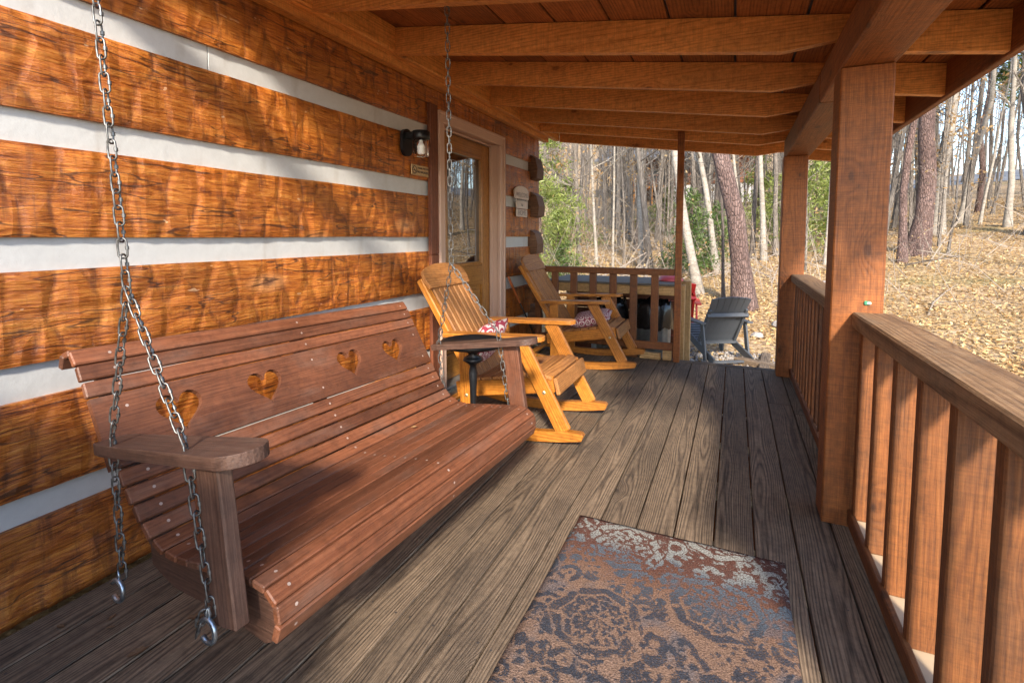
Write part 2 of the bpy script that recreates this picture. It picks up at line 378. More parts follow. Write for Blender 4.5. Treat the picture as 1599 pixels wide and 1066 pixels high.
def rug_mat():
    g = G('damask_rug'); oc = g.n('TexCoord', out=3)
    w = g.vm('SUBTRACT', g.noise(oc, 10., 2., out=1), (.5, .5, .5)); fz = g.vm('SUBTRACT', g.noise(oc, 260., 2., out=1), (.5, .5, .5))
    p = g.vm('ADD', g.vm('ADD', oc, g.vm('MULTIPLY', w, (.035, .035, 0.))), g.vm('MULTIPLY', fz, (.018, .018, 0.)))
    x, y, z = g.xyz(p); X, Y, Z = g.xyz(oc)
    # large flower medallions in a staggered grid
    sx, sy = .34, .40
    cu = g.ma('ADD', g.ma('DIVIDE', x, sx), .0); row = g.ma('FLOOR', cu)
    u = g.ma('MULTIPLY', g.ma('SUBTRACT', g.ma('FRACT', cu), .5), sx)
    v = g.ma('MULTIPLY', g.ma('SUBTRACT', g.ma('FRACT', g.ma('ADD', g.ma('DIVIDE', y, sy), g.ma('ADD', .36, g.ma('MULTIPLY', row, .5)))), .5), sy)
    rr = g.ma('SQRT', g.ma('ADD', g.ma('MULTIPLY', u, u), g.ma('MULTIPLY', v, v))); ph = g.ma('ARCTAN2', v, u)
    pet = g.ma('ABSOLUTE', g.ma('SINE', g.ma('MULTIPLY', ph, 4.)))
    rp = g.ma('ADD', rr, g.ma('MULTIPLY', pet, .012))
    bl = g.n('TexVoronoi', {'Vector': p, 'Scale': 58.}); blobs = g.mr(bl, .40, .50, 1., 0.)
    b2 = g.n('TexVoronoi', {'Vector': g.comb(g.ma('MULTIPLY', ph, 3.2), g.ma('MULTIPLY', rr, 40.), 0.), 'Scale': 1.}); petals = g.mr(b2, .42, .52, 1., 0.)
    med = g.ma('MULTIPLY', g.ma('MAXIMUM', g.ma('MULTIPLY', blobs, g.mr(rp, .05, .06)), petals), g.mr(rp, .105, .112, 1., 0.))
    rim = g.mr(g.ma('ABSOLUTE', g.ma('SUBTRACT', rp, .132)), .012, .018, 1., 0.)
    med = g.ma('MAXIMUM', med, g.ma('MULTIPLY', rim, g.mr(g.noise(p, 22., 1.), .40, .44)))
    va = g.n('TexVoronoi', {'Vector': p, 'Scale': 12., 'Randomness': .8})
    ring = g.mr(g.ma('ABSOLUTE', g.ma('SUBTRACT', va, .40)), .10, .13, 1., 0.); dot = g.mr(va, .13, .16, 1., 0.)
    scroll = g.ma('MULTIPLY', ring, g.mr(g.noise(p, 24., 1.), .40, .44))
    vb = g.n('TexVoronoi', {'Vector': g.vm('ADD', p, (3.3, 1.7, 0.)), 'Scale': 40.}); fl = g.ma('MULTIPLY', g.mr(vb, .30, .40, 1., 0.), g.mr(g.noise(p, 11., 1.), .46, .50))
    out = g.mr(rp, .150, .157)
    m = g.ma('MAXIMUM', med, g.ma('MULTIPLY', out, g.ma('MAXIMUM', g.ma('MAXIMUM', scroll, dot), fl)))
    fuzz = g.mr(g.noise(oc, 190., 3., .7), .3, .7); wear = g.noise(oc, 30., 4., .7); big = g.noise(oc, 5., 3.)
    m = g.ma('MULTIPLY', m, g.mr(g.ma('ADD', g.ma('MULTIPLY', wear, .6), g.ma('MULTIPLY', fuzz, .5)), .34, .5))
    m = g.mr(g.ma('ADD', m, g.ma('MULTIPLY', g.ma('SUBTRACT', g.noise(oc, 130., 3., .7), .5), 3.2)), .2, .8)
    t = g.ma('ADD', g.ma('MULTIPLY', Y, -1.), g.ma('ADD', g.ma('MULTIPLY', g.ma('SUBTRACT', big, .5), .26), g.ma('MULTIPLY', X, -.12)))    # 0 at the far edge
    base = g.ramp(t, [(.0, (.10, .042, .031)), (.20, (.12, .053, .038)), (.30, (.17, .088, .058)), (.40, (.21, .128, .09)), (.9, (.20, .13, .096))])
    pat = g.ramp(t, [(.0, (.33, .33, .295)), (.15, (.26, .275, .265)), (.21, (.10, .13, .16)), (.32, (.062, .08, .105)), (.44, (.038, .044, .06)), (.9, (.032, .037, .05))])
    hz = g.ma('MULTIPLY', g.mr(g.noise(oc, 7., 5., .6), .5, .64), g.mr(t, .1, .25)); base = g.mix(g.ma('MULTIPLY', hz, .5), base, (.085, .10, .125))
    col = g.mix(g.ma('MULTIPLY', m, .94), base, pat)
    vv = g.ma('ADD', .55, g.ma('MULTIPLY', fuzz, .9)); col = g.mix(1., col, g.comb(vv, vv, vv), 'MULTIPLY')
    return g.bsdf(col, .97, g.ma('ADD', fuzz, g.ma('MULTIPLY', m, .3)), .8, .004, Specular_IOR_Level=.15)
M['rug'] = rug_mat()

def pillow_mat(name, k, red, cream):
    g = G(name); oc = g.n('TexCoord', out=3)
    w = g.vm('SUBTRACT', g.noise(oc, 8., 1., out=1), (.5, .5, .5)); p = g.vm('ADD', oc, g.vm('MULTIPLY', w, (.05, .05, .05)))
    x, y, z = g.xyz(p)
    a = g.ma('MULTIPLY', g.ma('SINE', g.ma('MULTIPLY', x, k)), g.ma('SINE', g.ma('MULTIPLY', y, k)))
    b = g.ma('SINE', g.ma('ADD', g.ma('MULTIPLY', a, 9.), g.ma('MULTIPLY', g.noise(p, 9., 1.), 3.)))
    m = g.mr(b, -.05, .1); f = g.noise(oc, 300., 2.)
    return g.bsdf(g.mix(m, cream, red), .85, f, .4, .002)
M['pillow1'] = pillow_mat('red_damask', 42., (.33, .03, .06), (.70, .60, .55))
M['pillow2'] = pillow_mat('red_geometric', 60., (.26, .045, .07), (.68, .56, .52))

def ground_mat():
    g = G('leaf_litter'); oc = g.n('TexCoord', out=3)
    a = g.noise(oc, .45, 5., .6); b = g.noise(oc, 7., 5., .65)
    vv = g.n('TexVoronoi', {'Vector': oc, 'Scale': 14.}, out=1); vx, vy, vz = g.xyz(vv)
    v2 = g.n('TexVoronoi', {'Vector': oc, 'Scale': 37.}, out=1); wx = g.xyz(v2)[0]
    c = g.ramp(g.ma('ADD', g.ma('MULTIPLY', vx, .5), g.ma('MULTIPLY', wx, .5)), [(.1, (.18, .10, .048)), (.4, (.34, .22, .11)), (.65, (.45, .31, .17)), (.9, (.54, .41, .26))])
    c = g.mix(g.mr(b, .5, .72), c, (.11, .06, .03)); c = g.mix(g.ma('MULTIPLY', g.mr(a, .45, .7), .55), c, (.27, .185, .075))
    c = g.mix(g.ma('MULTIPLY', g.mr(g.noise(oc, .23, 4.), .6, .7), .4), c, (.13, .15, .035))
    return g.bsdf(c, .9, g.ma('ADD', b, vy), .8, .04)
M['ground'] = ground_mat()
def leafmat(name, stops, rough=.65, trans=.25):
    g = G(name); r = g.n('NewGeometry', out=8)
    c = g.ramp(r, stops); m = g.bsdf(c, rough)
    p = [n for n in g.t.nodes if n.type == 'BSDF_PRINCIPLED'][0]
    tr = g.t.nodes.new('ShaderNodeBsdfTranslucent'); g.put(tr.inputs[0], c)
    mx = g.t.nodes.new('ShaderNodeMixShader'); mx.inputs[0].default_value = trans
    g.t.links.new(p.outputs[0], mx.inputs[1]); g.t.links.new(tr.outputs[0], mx.inputs[2]); g.t.links.new(mx.outputs[0], g.out.inputs[0])
    return m
M['deckleaf'] = leafmat('dry_brown_leaf', [(0., (.10, .05, .025)), (1., (.22, .13, .07))])
M['deadleaf'] = leafmat('dead_leaves', [(0., (.28, .16, .06)), (.3, (.43, .275, .11)), (.6, (.53, .37, .17)), (.85, (.62, .46, .25)), (1., (.42, .21, .07))])
M['tanleaf'] = leafmat('tan_leaves', [(0., (.28, .15, .05)), (.5, (.42, .26, .11)), (1., (.50, .36, .19))], .6, .4)
M['needle'] = leafmat('pine_needles', [(0., (.035, .075, .015)), (.5, (.075, .125, .025)), (1., (.14, .19, .045))], .5, .35)
M['green'] = leafmat('bright_green_leaves', [(0., (.12, .165, .03)), (.5, (.21, .26, .055)), (1., (.33, .36, .10))], .5, .4)
def bark(name, a, b, c, sc=(14., 14., 3.), bump=.9, bd=.02):
    g = G(name); oc = g.n('TexCoord', out=3); rnd = g.n('ObjectInfo', out=5)
    v = g.vm('ADD', oc, g.comb(g.ma('MULTIPLY', rnd, 40.), g.ma('MULTIPLY', rnd, 11.), 0.))
    n = g.noise(g.vm('MULTIPLY', v, sc), 1., 5., .65); m = g.noise(v, 2.2, 4.)
    vo = g.n('TexVoronoi', {'Vector': g.vm('MULTIPLY', v, sc), 'Scale': 1.6}, feature='DISTANCE_TO_EDGE')
    col = g.ramp(g.ma('ADD', g.ma('MULTIPLY', n, .7), g.ma('MULTIPLY', m, .3)), [(.3, a), (.5, b), (.72, c)])
    col = g.mix(g.ma('MULTIPLY', g.mr(vo, 0., .12, 1., 0.), .5), col, a)
    return g.bsdf(col, .9, g.ma('ADD', n, g.ma('MULTIPLY', g.mr(vo, 0., .2), .8)), bump, bd)
M['barkgrey'] = bark('grey_bark', (.09, .075, .063), (.185, .155, .13), (.29, .255, .22))
M['barkpale'] = bark('pale_bark', (.16, .135, .11), (.30, .265, .225), (.42, .38, .33), (5., 5., 14.), .4, .008)
M['barkpine'] = bark('pine_bark', (.06, .035, .03), (.16, .10, .085), (.29, .20, .175), (16., 16., 5.), 1., .03)
M['barkdark'] = bark('dark_bark', (.05, .04, .035), (.11, .085, .07), (.19, .155, .13))
M['twig'] = bark('twig_bark', (.14, .11, .085), (.25, .205, .165), (.36, .31, .26), (8., 8., 8.), .2, .004)
M['asphalt'] = plain('asphalt', (.20, .205, .215), .9, 0, 6, .3)
M['stone'] = leafmat('gravel_stones', [(0., (.12, .10, .09)), (.5, (.26, .23, .21)), (1., (.40, .37, .34))], .8, 0.)
M['clogs'] = plain('far_log_stain', (.30, .105, .04), .5, 0, 3, .5)
M['cdark'] = plain('far_eave_brown', (.12, .055, .03), .7, 0, 5, .5)
M['cwhite'] = plain('far_foundation', (.55, .53, .50), .8, 0, 2, .2)
M['cgold'] = plain('far_deck_gold', (.55, .22, .035), .6, 0, 4, .3)
M['cglass'] = plain('far_window', (.05, .07, .075), .08, 0, 2, .2)
M['shingle'] = plain('shingles', (.20, .20, .21), .8, 0, 20, .4)

# ---------------------------------------------------------------- ground
def axis_pts(a, b, c, d, fine, n):
    """coarse a..b, fine b..c, coarse c..d"""
    l = b-(b-a)*np.linspace(1, 0, n)**2.2; r = c+(d-c)*np.linspace(0, 1, n)**2.2
    return np.unique(np.round(np.concatenate([l, np.arange(b, c, fine), r]), 3))
gx = axis_pts(-260, -14, 26, 320, .4, 22); gy = axis_pts(-220, -8, 44, 380, .4, 22)
XX, YY = np.meshgrid(gx, gy); ZZ = tz(XX, YY)
rs = np.random.RandomState(3)
ZZ = ZZ + np.where((YY > 6) | (XX > 4), rs.normal(0, .018, ZZ.shape), 0)
ZZ = np.where((XX > -7.5) & (XX < 2.9) & (YY > -1.6) & (YY < 5.2), -.62, ZZ)
nx_, ny_ = len(gx), len(gy)
ii = (np.arange(ny_-1)[:, None]*nx_+np.arange(nx_-1)[None, :]).ravel()
o = fast_mesh('ground', np.stack([XX, YY, ZZ], -1).reshape(-1, 3), np.stack([ii, ii+1, ii+nx_+1, ii+nx_], 1), M['ground'], smooth=True)
tag(o, 'leaf covered sloping forest ground', kind='structure')

# road on the hill at the right
vs, fs = [], []
for i in range(41):
    x = 8+i*1.2; y0 = 41.5+.05*x
    for k, dy in enumerate((0, 3., 6.)):
        vs.append((x, y0+dy, float(tz(x, y0))+.03+.17*dy))
for i in range(40):
    for k in range(2):
        a = i*3+k; fs.append((a, a+3, a+4, a+1))
tag(mesh('road', vs, fs, M['asphalt']), 'grey asphalt road on the hill beyond the trees', kind='structure')

# ---------------------------------------------------------------- deck
deck = empty('porch_deck', (0, 0, 0), label='weathered brown wooden porch floor of long planks', kind='structure')
rng = random.Random(5)
pitch = .1455; x1 = 1.655-11*pitch
for k in range(18):
    xc = x1+(k+.5)*pitch
    if xc < .02: continue
    cut = {16: [3.72], 15: [3.9], 10: [], 11: [], 12: [], 13: [], 14: []}.get(k, [rng.uniform(-.4, .5)] if k % 2 else [])
    ys = [-1.35]+cut+[4.842]
    for a, b in zip(ys[:-1], ys[1:]):
        board('plank', (xc, a+.002, -.015+rng.uniform(-.0015, .0015)), (xc, b-.002, -.015+rng.uniform(-.0015, .0015)), pitch-.0065, .03, M['deck'], deck, b=.003)
nv, nf = [], []
for k in range(18):
    xc = x1+(k+.5)*pitch
    if xc < .02: continue
    for yy in np.arange(.6, 4.8, .6):
        for dx in (-.045, .045):
            b0 = len(nv); cx, cy = xc+dx+rng.uniform(-.006, .006), yy+rng.uniform(-.01, .01)
            for q in range(6): nv.append((cx+.0038*math.cos(q*1.047), cy+.0038*math.sin(q*1.047), .0022))
            nf.append(tuple(range(b0, b0+6)))
no_ = mesh('nail_heads', nv, nf, M['ink'], deck); no_['kind'] = 'stuff'
board('end_plank', (0.02, 4.895, -.015), (2.62, 4.895, -.015), .095, .03, M['deck'], deck)
board('rim_board', (2.615, -1.35, -.13), (2.615, 4.94, -.13), .04, .19, M['rail'], deck)
board('rim_board', (0.02, 4.93, -.13), (2.58, 4.93, -.13), .04, .19, M['rail'], deck)
for yy in np.arange(-1.2, 4.9, .6):
    board('joist', (.02, yy, -.13), (2.59, yy, -.13), .04, .18, M['rail'], deck)
for yy in (-1.2, 1.0, 2.9, 4.6):
    board('footing', (2.5, yy, -.75), (2.5, yy, -.22), .12, .12, M['rail'], deck, up=(1, 0, 0))

# ---------------------------------------------------------------- log cabin
cab = empty('log_cabin', (0, 2, 0), label='orange stained hewn log cabin with white chinking stripes', cat='cabin')
CO = Vector((0, 2, 0))
def hewn(name, y0, y1, z0, z1, step=None, seed=0, thick=.17, xface=0.):
    L = y1-y0; nx = max(6, int(L/.032)); nz = 11; vs, fs = [], []; zc = (z0+z1)/2; m = nz+1+2
    rr = random.Random(seed); cells = []; t = -.1
    while t < L+.2: cells.append((t, rr.uniform(-1, 1))); t += rr.uniform(.07, .16)
    def adze(t, u):
        t2 = t+.035*mnoise.noise(Vector((t*3, u*4, seed)))
        for i in range(len(cells)-1):
            if cells[i][0] <= t2 < cells[i+1][0]:
                f = (t2-cells[i][0])/(cells[i+1][0]-cells[i][0])
                return .0032*(-math.sin(math.pi*f))+.0016*cells[i][1]
        return 0
    for i in range(nx+1):
        t = L*i/nx; lo, hi = z0, z1
        if step and step[0] < y0+t < step[1]: lo = step[2]
        lo += .004*mnoise.noise(Vector((t*1.7, seed*3.1, 0))); hi += .004*mnoise.noise(Vector((t*1.7, seed*3.1, 9)))
        for k in range(nz+1):
            u = k/nz; z = lo+(hi-lo)*u; e = min(u, 1-u)*(hi-lo)
            d = adze(t, z)+.004*mnoise.noise(Vector((t*5, z*9, seed)))-.005*max(0, 1-e/.014)**2
            d += -.004*math.exp(-((u-.55-.1*mnoise.noise(Vector((t*.8, seed, 5))))/.03)**2) if seed % 2 else 0
            vs.append((t-L/2, -d, z-zc))
        vs.append((t-L/2, thick, hi-zc)); vs.append((t-L/2, thick, lo-zc))
    for i in range(nx):
        for k in range(m):
            a = i*m+k; b = i*m+(k+1) % m; fs.append((a, a+m, b+m, b))
    fs.append(tuple(range(m))); fs.append(tuple(nx*m+k for k in range(m))[::-1])
    Mx = Matrix(((0, -1, 0, xface), (1, 0, 0, (y0+y1)/2-2), (0, 0, 1, zc), (0, 0, 0, 1)))
    return mesh(name, vs, fs, M['log'], cab, Mx)
LZ = [(-.02, .284), (.371, .672), (.784, 1.073), (1.176, 1.465), (1.571, 1.861)]
Y0, YD0, YD1, Y1 = -1.5, 3.06, 4.225, 5.17
for i, (a, b) in enumerate(LZ):
    hewn('log', Y0, YD0, a, b, seed=i+1); hewn('log', YD1, Y1, a, b, seed=i+21)
hewn('log', Y0, Y1, 1.961, 2.235, step=(3.03, 4.24, 2.05), seed=8)
CZ = [(LZ[i][1], LZ[i+1][0]) for i in range(4)]+[(1.861, 1.961)]
for i, (a, b) in enumerate(CZ):
    cuts = [Y0, YD0]
    if i == 4: cuts = [Y0, 1.41, YD0]
    if i == 2: cuts = [Y0, -.2, YD0]
    for s, e in zip(cuts[:-1], cuts[1:]):
        board('chinking', (-.037, s+.0015-2, (a+b)/2), (-.037, e-.0015-2, (a+b)/2), .03, b-a+.03, M['chink'], cab, b=.002)
    board('chinking', (-.037, YD1-2, (a+b)/2), (-.037, 4.9-2, (a+b)/2), .03, b-a+.03, M['chink'], cab, b=.002)
# end wall logs whose sawn ends stick out at the corner
for i, zc in enumerate([.328, .728, 1.125, 1.518, 1.911]):
    Lx = 6.2
    out = .07+.015*(i % 2)
    pr = [(-Lx, -.135), (out-.05, -.135), (out, -.12), (out+.01, -.02), (out-.02, .09), (out-.09, .135), (-Lx, .135)]
    prism('end_log', [(p[0]+1.5, p[1]) for p in pr], .19, M['endlog'], cab, Matrix(((1, 0, 0, -1.5), (0, 0, -1, 5.01-2), (0, 1, 0, zc), (0, 0, 0, 1))))
# other walls and roof of the cabin
board('wall', (-.21, -1.5-2, 1.1), (-.21, 3.0-2, 1.1), .06, 2.3, M['trimdark'], cab)
board('wall', (-.21, 4.24-2, 1.1), (-.21, 5.05-2, 1.1), .06, 2.3, M['trimdark'], cab)
board('wall', (-6.2, -1.5-2, 1.1), (-6.2, 5.1-2, 1.1), .2, 2.5, M['log'], cab)
board('wall', (-6.2, -1.4-2, 1.1), (-.3, -1.4-2, 1.1), .2, 2.5, M['log'], cab)
board('wall', (-6.2, 4.98-2, 1.1), (-.3, 4.98-2, 1.1), .14, 2.5, M['trimdark'], cab)
board('floor', (-3.2, -1.4-2, -.1), (-3.2, 5-2, -.1), 5.8, .1, M['trimdark'], cab)
board('roof', (.02, 2-2, 2.56), (-3.3, 2-2, 4.3), 7.6, .12, M['shingle'], cab, up=(.4, 0, .9))
board('roof', (-6.6, 2-2, 2.56), (-3.3, 2-2, 4.3), 7.6, .12, M['shingle'], cab, up=(-.4, 0, .9))
prism('gable', [(-6.1, 2.3), (-.3, 2.3), (-3.3, 4.15)], .1, M['log'], cab, Matrix(((1, 0, 0, 0), (0, 0, -1, 5.0-2), (0, 1, 0, 0), (0, 0, 0, 1))))
prism('gable', [(-6.1, 2.3), (-.3, 2.3), (-3.3, 4.15)], .1, M['log'], cab, Matrix(((1, 0, 0, 0), (0, 0, -1, -1.4-2), (0, 1, 0, 0), (0, 0, 0, 1))))
board('trim_board', (.012, 3.034-2, 1.05), (.012, 3.034-2, 2.11), .098, .03, M['trimdark'], cab, up=(1, 0, 0))
board('trim_board', (.012, 3.034-2, 0.005), (.012, 3.034-2, 1.048), .098, .03, M['trimdark'], cab, up=(1, 0, 0))
board('trim_board', (.008, 4.226-2, 0.005), (.008, 4.226-2, 2.09), .05, .03, M['trimdark'], cab, up=(1, 0, 0))
# door
door = empty('door', (0, 0, 0)); door.parent = cab
def dbx(name, x0, x1, y0, y1, z0, z1, mat, b=.003, up='z', parent=None):
    """axis-aligned board given by its extents, grain along the longest side"""
    c = Vector(((x0+x1)/2, (y0+y1)/2, (z0+z1)/2)); d = [x1-x0, y1-y0, z1-z0]
    ax = max(range(3), key=lambda i: d[i]); e = Vector([0, 0, 0]); e[ax] = d[ax]/2
    rest = [i for i in range(3) if i != ax]
    ti = min(rest, key=lambda i: d[i]); wi = [i for i in rest if i != ti][0]
    u = Vector([0, 0, 0]); u[ti] = 1
    return board(name, c-e, c+e, d[wi], d[ti], mat, parent, up=u, b=b)
def dd(name, x0, x1, y0, y1, z0, z1, mat, b=.003): return dbx(name, x0, x1, y0-2, y1-2, z0, z1, mat, b, parent=door)
dd('casing', -.005, .030, 3.083, 3.168, 0, 2.0, M['casing'], .006); dd('casing', -.005, .030, 4.118, 4.20, 0, 2.0, M['casing'], .006)
dd('casing', -.005, .030, 3.083, 4.20, 2.0005, 2.082, M['casing'], .006)
dd('casing', .030, .042, 3.083, 3.103, 0, 2.06, M['casing']); dd('casing', .030, .042, 4.18, 4.20, 0, 2.06, M['casing']); dd('casing', .030, .042, 3.083, 4.20, 2.0615, 2.082, M['casing'])
dd('jamb', -.16, -.006, 3.125, 3.160, 0, 2.01, M['casing']); dd('jamb', -.16, -.006, 4.128, 4.163, 0, 2.01, M['casing']); dd('jamb', -.16, -.006, 3.125, 4.163, 2.011, 2.045, M['casing'])
dd('stop', -.085, -.06, 3.161, 3.172, 0.02, 2.0, M['casing']); dd('stop', -.085, -.06, 4.116, 4.127, .02, 2.0, M['casing']); dd('stop', -.085, -.06, 3.173, 4.115, 1.992, 2.008, M['casing'])
gy0, gy1, gz0, gz1 = 3.375, 3.955, .955, 1.855
dd('stile', -.135, -.09, 3.164, gy0-.03, .025, 1.99, M['door']); dd('stile', -.135, -.09, gy1+.03, 4.124, .025, 1.99, M['door'])
dd('rail', -.135, -.09, gy0-.03, gy1+.03, gz1+.03, 1.99, M['door']); dd('rail', -.135, -.09, gy0-.03, gy1+.03, .75, gz0-.03, M['door']); dd('rail', -.135, -.09, gy0-.03, gy1+.03, .025, .22, M['door'])
dd('mullion', -.135, -.09, 3.625, 3.705, .22, .75, M['door'])
for a, b in ((gy0-.03, 3.625), (3.705, gy1+.03)):
    dd('panel', -.13, -.115, a, b, .22, .75, M['door']); dd('panel', -.115, -.098, a+.04, b-.04, .26, .71, M['door'], .015)
for a in ((gy0-.03, gy0+.002, gz0-.03, gz1+.03), (gy1-.002, gy1+.03, gz0-.03, gz1+.03), (gy0+.002, gy1-.002, gz0-.03, gz0+.002), (gy0+.002, gy1-.002, gz1-.002, gz1+.03)):
    dd('molding', -.12, -.078, *a, M['door'], .008)
pane = dd('pane', -.118, -.108, gy0, gy1, gz0, gz1, M['pane'], .001)
for k, (a, b, c, d) in enumerate(((3.44, 3.443, gz0+.06, gz1-.06), (3.885, 3.888, gz0+.06, gz1-.06), (3.44, 3.888, gz1-.062, gz1-.059), (3.44, 3.888, gz0+.06, gz0+.063), (3.74, 3.743, gz0+.06, gz0+.28), (3.74, 3.885, gz0+.28, gz0+.283))):
    dd('etched_line', -.1078, -.1066, a, b, c, d, M['etch'], .0003)
dd('threshold', -.17, .02, 3.17, 4.12, 0.0, .022, M['zinc'])
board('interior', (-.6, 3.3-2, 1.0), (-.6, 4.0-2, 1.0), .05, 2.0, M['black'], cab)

# ---------------------------------------------------------------- porch roof
roof = empty('porch_roof', (1.5, 2, 2), label='sloping porch roof with exposed orange pine rafters and wide planks', cat='roof')
def rb(name, p0, p1, w, t, mat, up=(0, 0, 1), b=.004):
    o = Vector((1.5, 2, 2)); return board(name, Vector(p0)-o, Vector(p1)-o, w, t, mat, roof, up, b)
RY = [2.5+.63*k for k in range(-3, 4)]+[4.895, 5.52]
rout = [(.12, 2.26), (2.15, 1.972), (2.19, 1.975), (2.352, 1.992), (2.53, 1.992), (2.53, 1.918), (2.9, 1.865), (2.9, 2.015), (.12, 2.41)]
rpr = None
for i, y in enumerate(RY):
    if i == 0:
        rpr = prism('rafter', [(p[0]-1.5, p[1]-2.1) for p in rout], .042, M['raft'], roof, Matrix(((1, 0, 0, 0), (0, 0, -1, y-2), (0, 1, 0, .1), (0, 0, 0, 1))))
    else:
        c = rpr.copy(); COL.objects.link(c); c.matrix_basis = Matrix(((1, 0, 0, 0), (0, 0, -1, y-2), (0, 1, 0, .1), (0, 0, 0, 1)))
nrm = Vector((.142, 0, 1)).normalized()
rng = random.Random(9)
for k in range(11):
    xc = .13+.282*k+.0
    if xc > 3.05: break
    zc = 2.41-.142*(xc-.12)+.014
    ys = [.97]+([rng.choice([1.87, 2.5])] if k % 2 else [3.13])+[5.6]  # planking starts late: unseen near bay left open to let the sun in
    for a, b in zip(ys[:-1], ys[1:]):
        rb('roof_plank', (xc, a+.001, zc), (xc, b-.001, zc), .274, .02, M['plank'], nrm, .004)
rb('roofing', (1.5, .94, 2.41-.142*1.38+.055), (1.5, 5.65, 2.41-.142*1.38+.055), 3.3, .05, M['shingle'], nrm)
rb('beam', (2.44, .5, 1.9125), (2.44, 2.9, 1.9125), .18, .155, M['post'], b=.006)
rb('beam', (2.44, 2.903, 1.9125), (2.44, 4.87, 1.9125), .18, .155, M['post'], b=.006)
rb('fascia', (2.917, .5, 1.945), (2.917, 5.57, 1.945), .034, .18, M['post'])
rb('wall_plate', (.03, -1.5, 2.266), (.03, 5.3, 2.266), .06, .088, M['raft'])
rb('ledger', (.09, .5, 2.342), (.09, 5.5, 2.342), .058, .15, M['raft'])
for k, y in enumerate(RY[:-1]):      # blocking boards between the rafter ends
    pass

# posts
def post(x0, x1, y0, y1, z1, label, sub=None):
    c = Vector(((x0+x1)/2, (y0+y1)/2, 0))
    e = empty('porch_post', c, label=label, cat='post', group='porch posts')
    board('shaft', (0, 0, .001), (0, 0, z1), y1-y0, x1-x0, M['post'], e, up=(1, 0, 0), b=.005)
    return e
p1 = post(2.348, 2.523, 2.33, 2.482, 1.834, 'thick square cedar post in the foreground between the two railing runs')
post(2.338, 2.513, 4.68, 4.832, 1.834, 'farther square cedar post at the end of the right railing')
e = empty('slim_post', (1.516, 4.845, 0), label='slim square brown post at the end railing beside the steps', cat='post')
board('shaft', (0, 0, .001), (0, 0, 2.13), .056, .058, M['post'], e, up=(1, 0, 0))
tg = empty('plastic_clip', (2.469, 2.326, .92), label='small green plastic clip on the foreground post above the rail', cat='clip')
board('body', (-.011, 0, 0), (.011, 0, 0), .008, .016, M['tag'], tg, b=.003); board('tab', (-.002, -.004, 0), (.012, -.004, 0), .004, .009, M['sign'], tg, b=.001)

# railings
def railing(y0, y1, ys, label, ztop):
    e = empty('porch_railing', (2.49, (y0+y1)/2, 0), label=label, cat='railing', group='side railings')
    yc = (y0+y1)/2
    board('top_rail', (0, y0-yc, ztop-.031), (0, y1-yc, ztop-.031), .14, .062, M['railtop'], e, b=.006)
    board('bottom_rail', (-.045, y0-yc, .05), (-.045, y1-yc, .05), .02, .06, M['rail'], e)
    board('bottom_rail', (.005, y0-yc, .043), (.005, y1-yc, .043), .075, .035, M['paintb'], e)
    for y in ys: board('baluster', (.0, y-yc, .062), (.0, y-yc, ztop-.063), .038, .085, M['rail'], e, up=(1, 0, 0), b=.004)
    return e
railing(.75, 2.328, [2.292-.2225*k for k in range(7)], 'near railing run with wide brown balusters from the foreground post toward the viewer', .882)
railing(2.484, 4.678, [2.62+.15*k for k in range(14)], 'far railing run between the two square posts', .868)
e = empty('end_railing', (.87, 4.86, 0), label='low brown railing closing the porch end behind the far rocking chair', cat='railing')
board('top_rail', (-.82, 0, .842), (.612, 0, .842), .085, .06, M['rail'], e)
board('bottom_rail', (-.82, .0, .135), (.612, .0, .135), .04, .07, M['rail'], e)
for x in (.10, .285, .487, .687, .889, 1.089, 1.29): board('baluster', (x+.015-.87, 0, .1705), (x+.015-.87, 0, .8115), .04, .068, M['rail'], e, up=(1, 0, 0))
board('block', (.13, .0, .05), (.28, .0, .05), .07, .085, M['rail'], e); board('block', (.52, .01, .05), (.6, .01, .05), .07, .09, M['timber'], e)
board('block', (.3, .02, .03), (.5, .02, .03), .05, .06, M['timber'], e)

sc_ = empty('shade_screen', (.66, -.46, 0), label='plank screen added outside the frame to shade the near swing end', cat='screen')  # unseen screen, added only to block sun from the lower left porch
for k in range(10): board('plank', (-.56+.152*k, 0, .01), (-.56+.152*k, 0, 1.42), .02, .146, M['rail'], sc_, up=(1, 0, 0))
for z in (.25, 1.2): board('crossbar', (-.62, -.03, z), (.88, -.03, z), .035, .085, M['rail'], sc_)

# ---------------------------------------------------------------- porch swing
def catmull(P, n=8):
    P = [Vector((*p, 0)) for p in P]; out = []
    for i in range(len(P)-1):
        a, b, c, d = P[max(i-1, 0)], P[i], P[i+1], P[min(i+2, len(P)-1)]
        for k in range(n):
            t = k/n; out.append(.5*((2*b)+(c-a)*t+(2*a-5*b+4*c-d)*t*t+(3*b-a-3*c+d)*t**3))
    out.append(P[-1]); return out
def at_s(poly, cum, s):
    for i in range(len(poly)-1):
        if cum[i+1] >= s or i == len(poly)-2:
            f = (s-cum[i])/max(1e-9, cum[i+1]-cum[i]); return poly[i].lerp(poly[i+1], f)
SL = 1.33
swing = empty('porch_swing', (1.08, .687, 0), (R(-1.33), 0, R(-2.26)), 'reddish brown slatted porch swing with heart cutouts hung on chains', 'porch swing')
SWM = Matrix.Translation((1.08, .687, 0)) @ Matrix.Rotation(R(-2.26), 4, 'Z') @ Matrix.Rotation(R(-1.33), 4, 'X')
SWI = SWM.inverted()
prof = catmull([(.358, .828), (.368, .866), (.398, .884), (.432, .85), (.48, .762), (.58, .591), (.66, .475), (.715, .428), (.78, .415), (.92, .431), (1.06, .446), (1.118, .436), (1.146, .407), (1.15, .365), (1.138, .325)])
prof = [Vector((p.x-1.08, p.y, 0)) for p in prof]
cum = [0.]
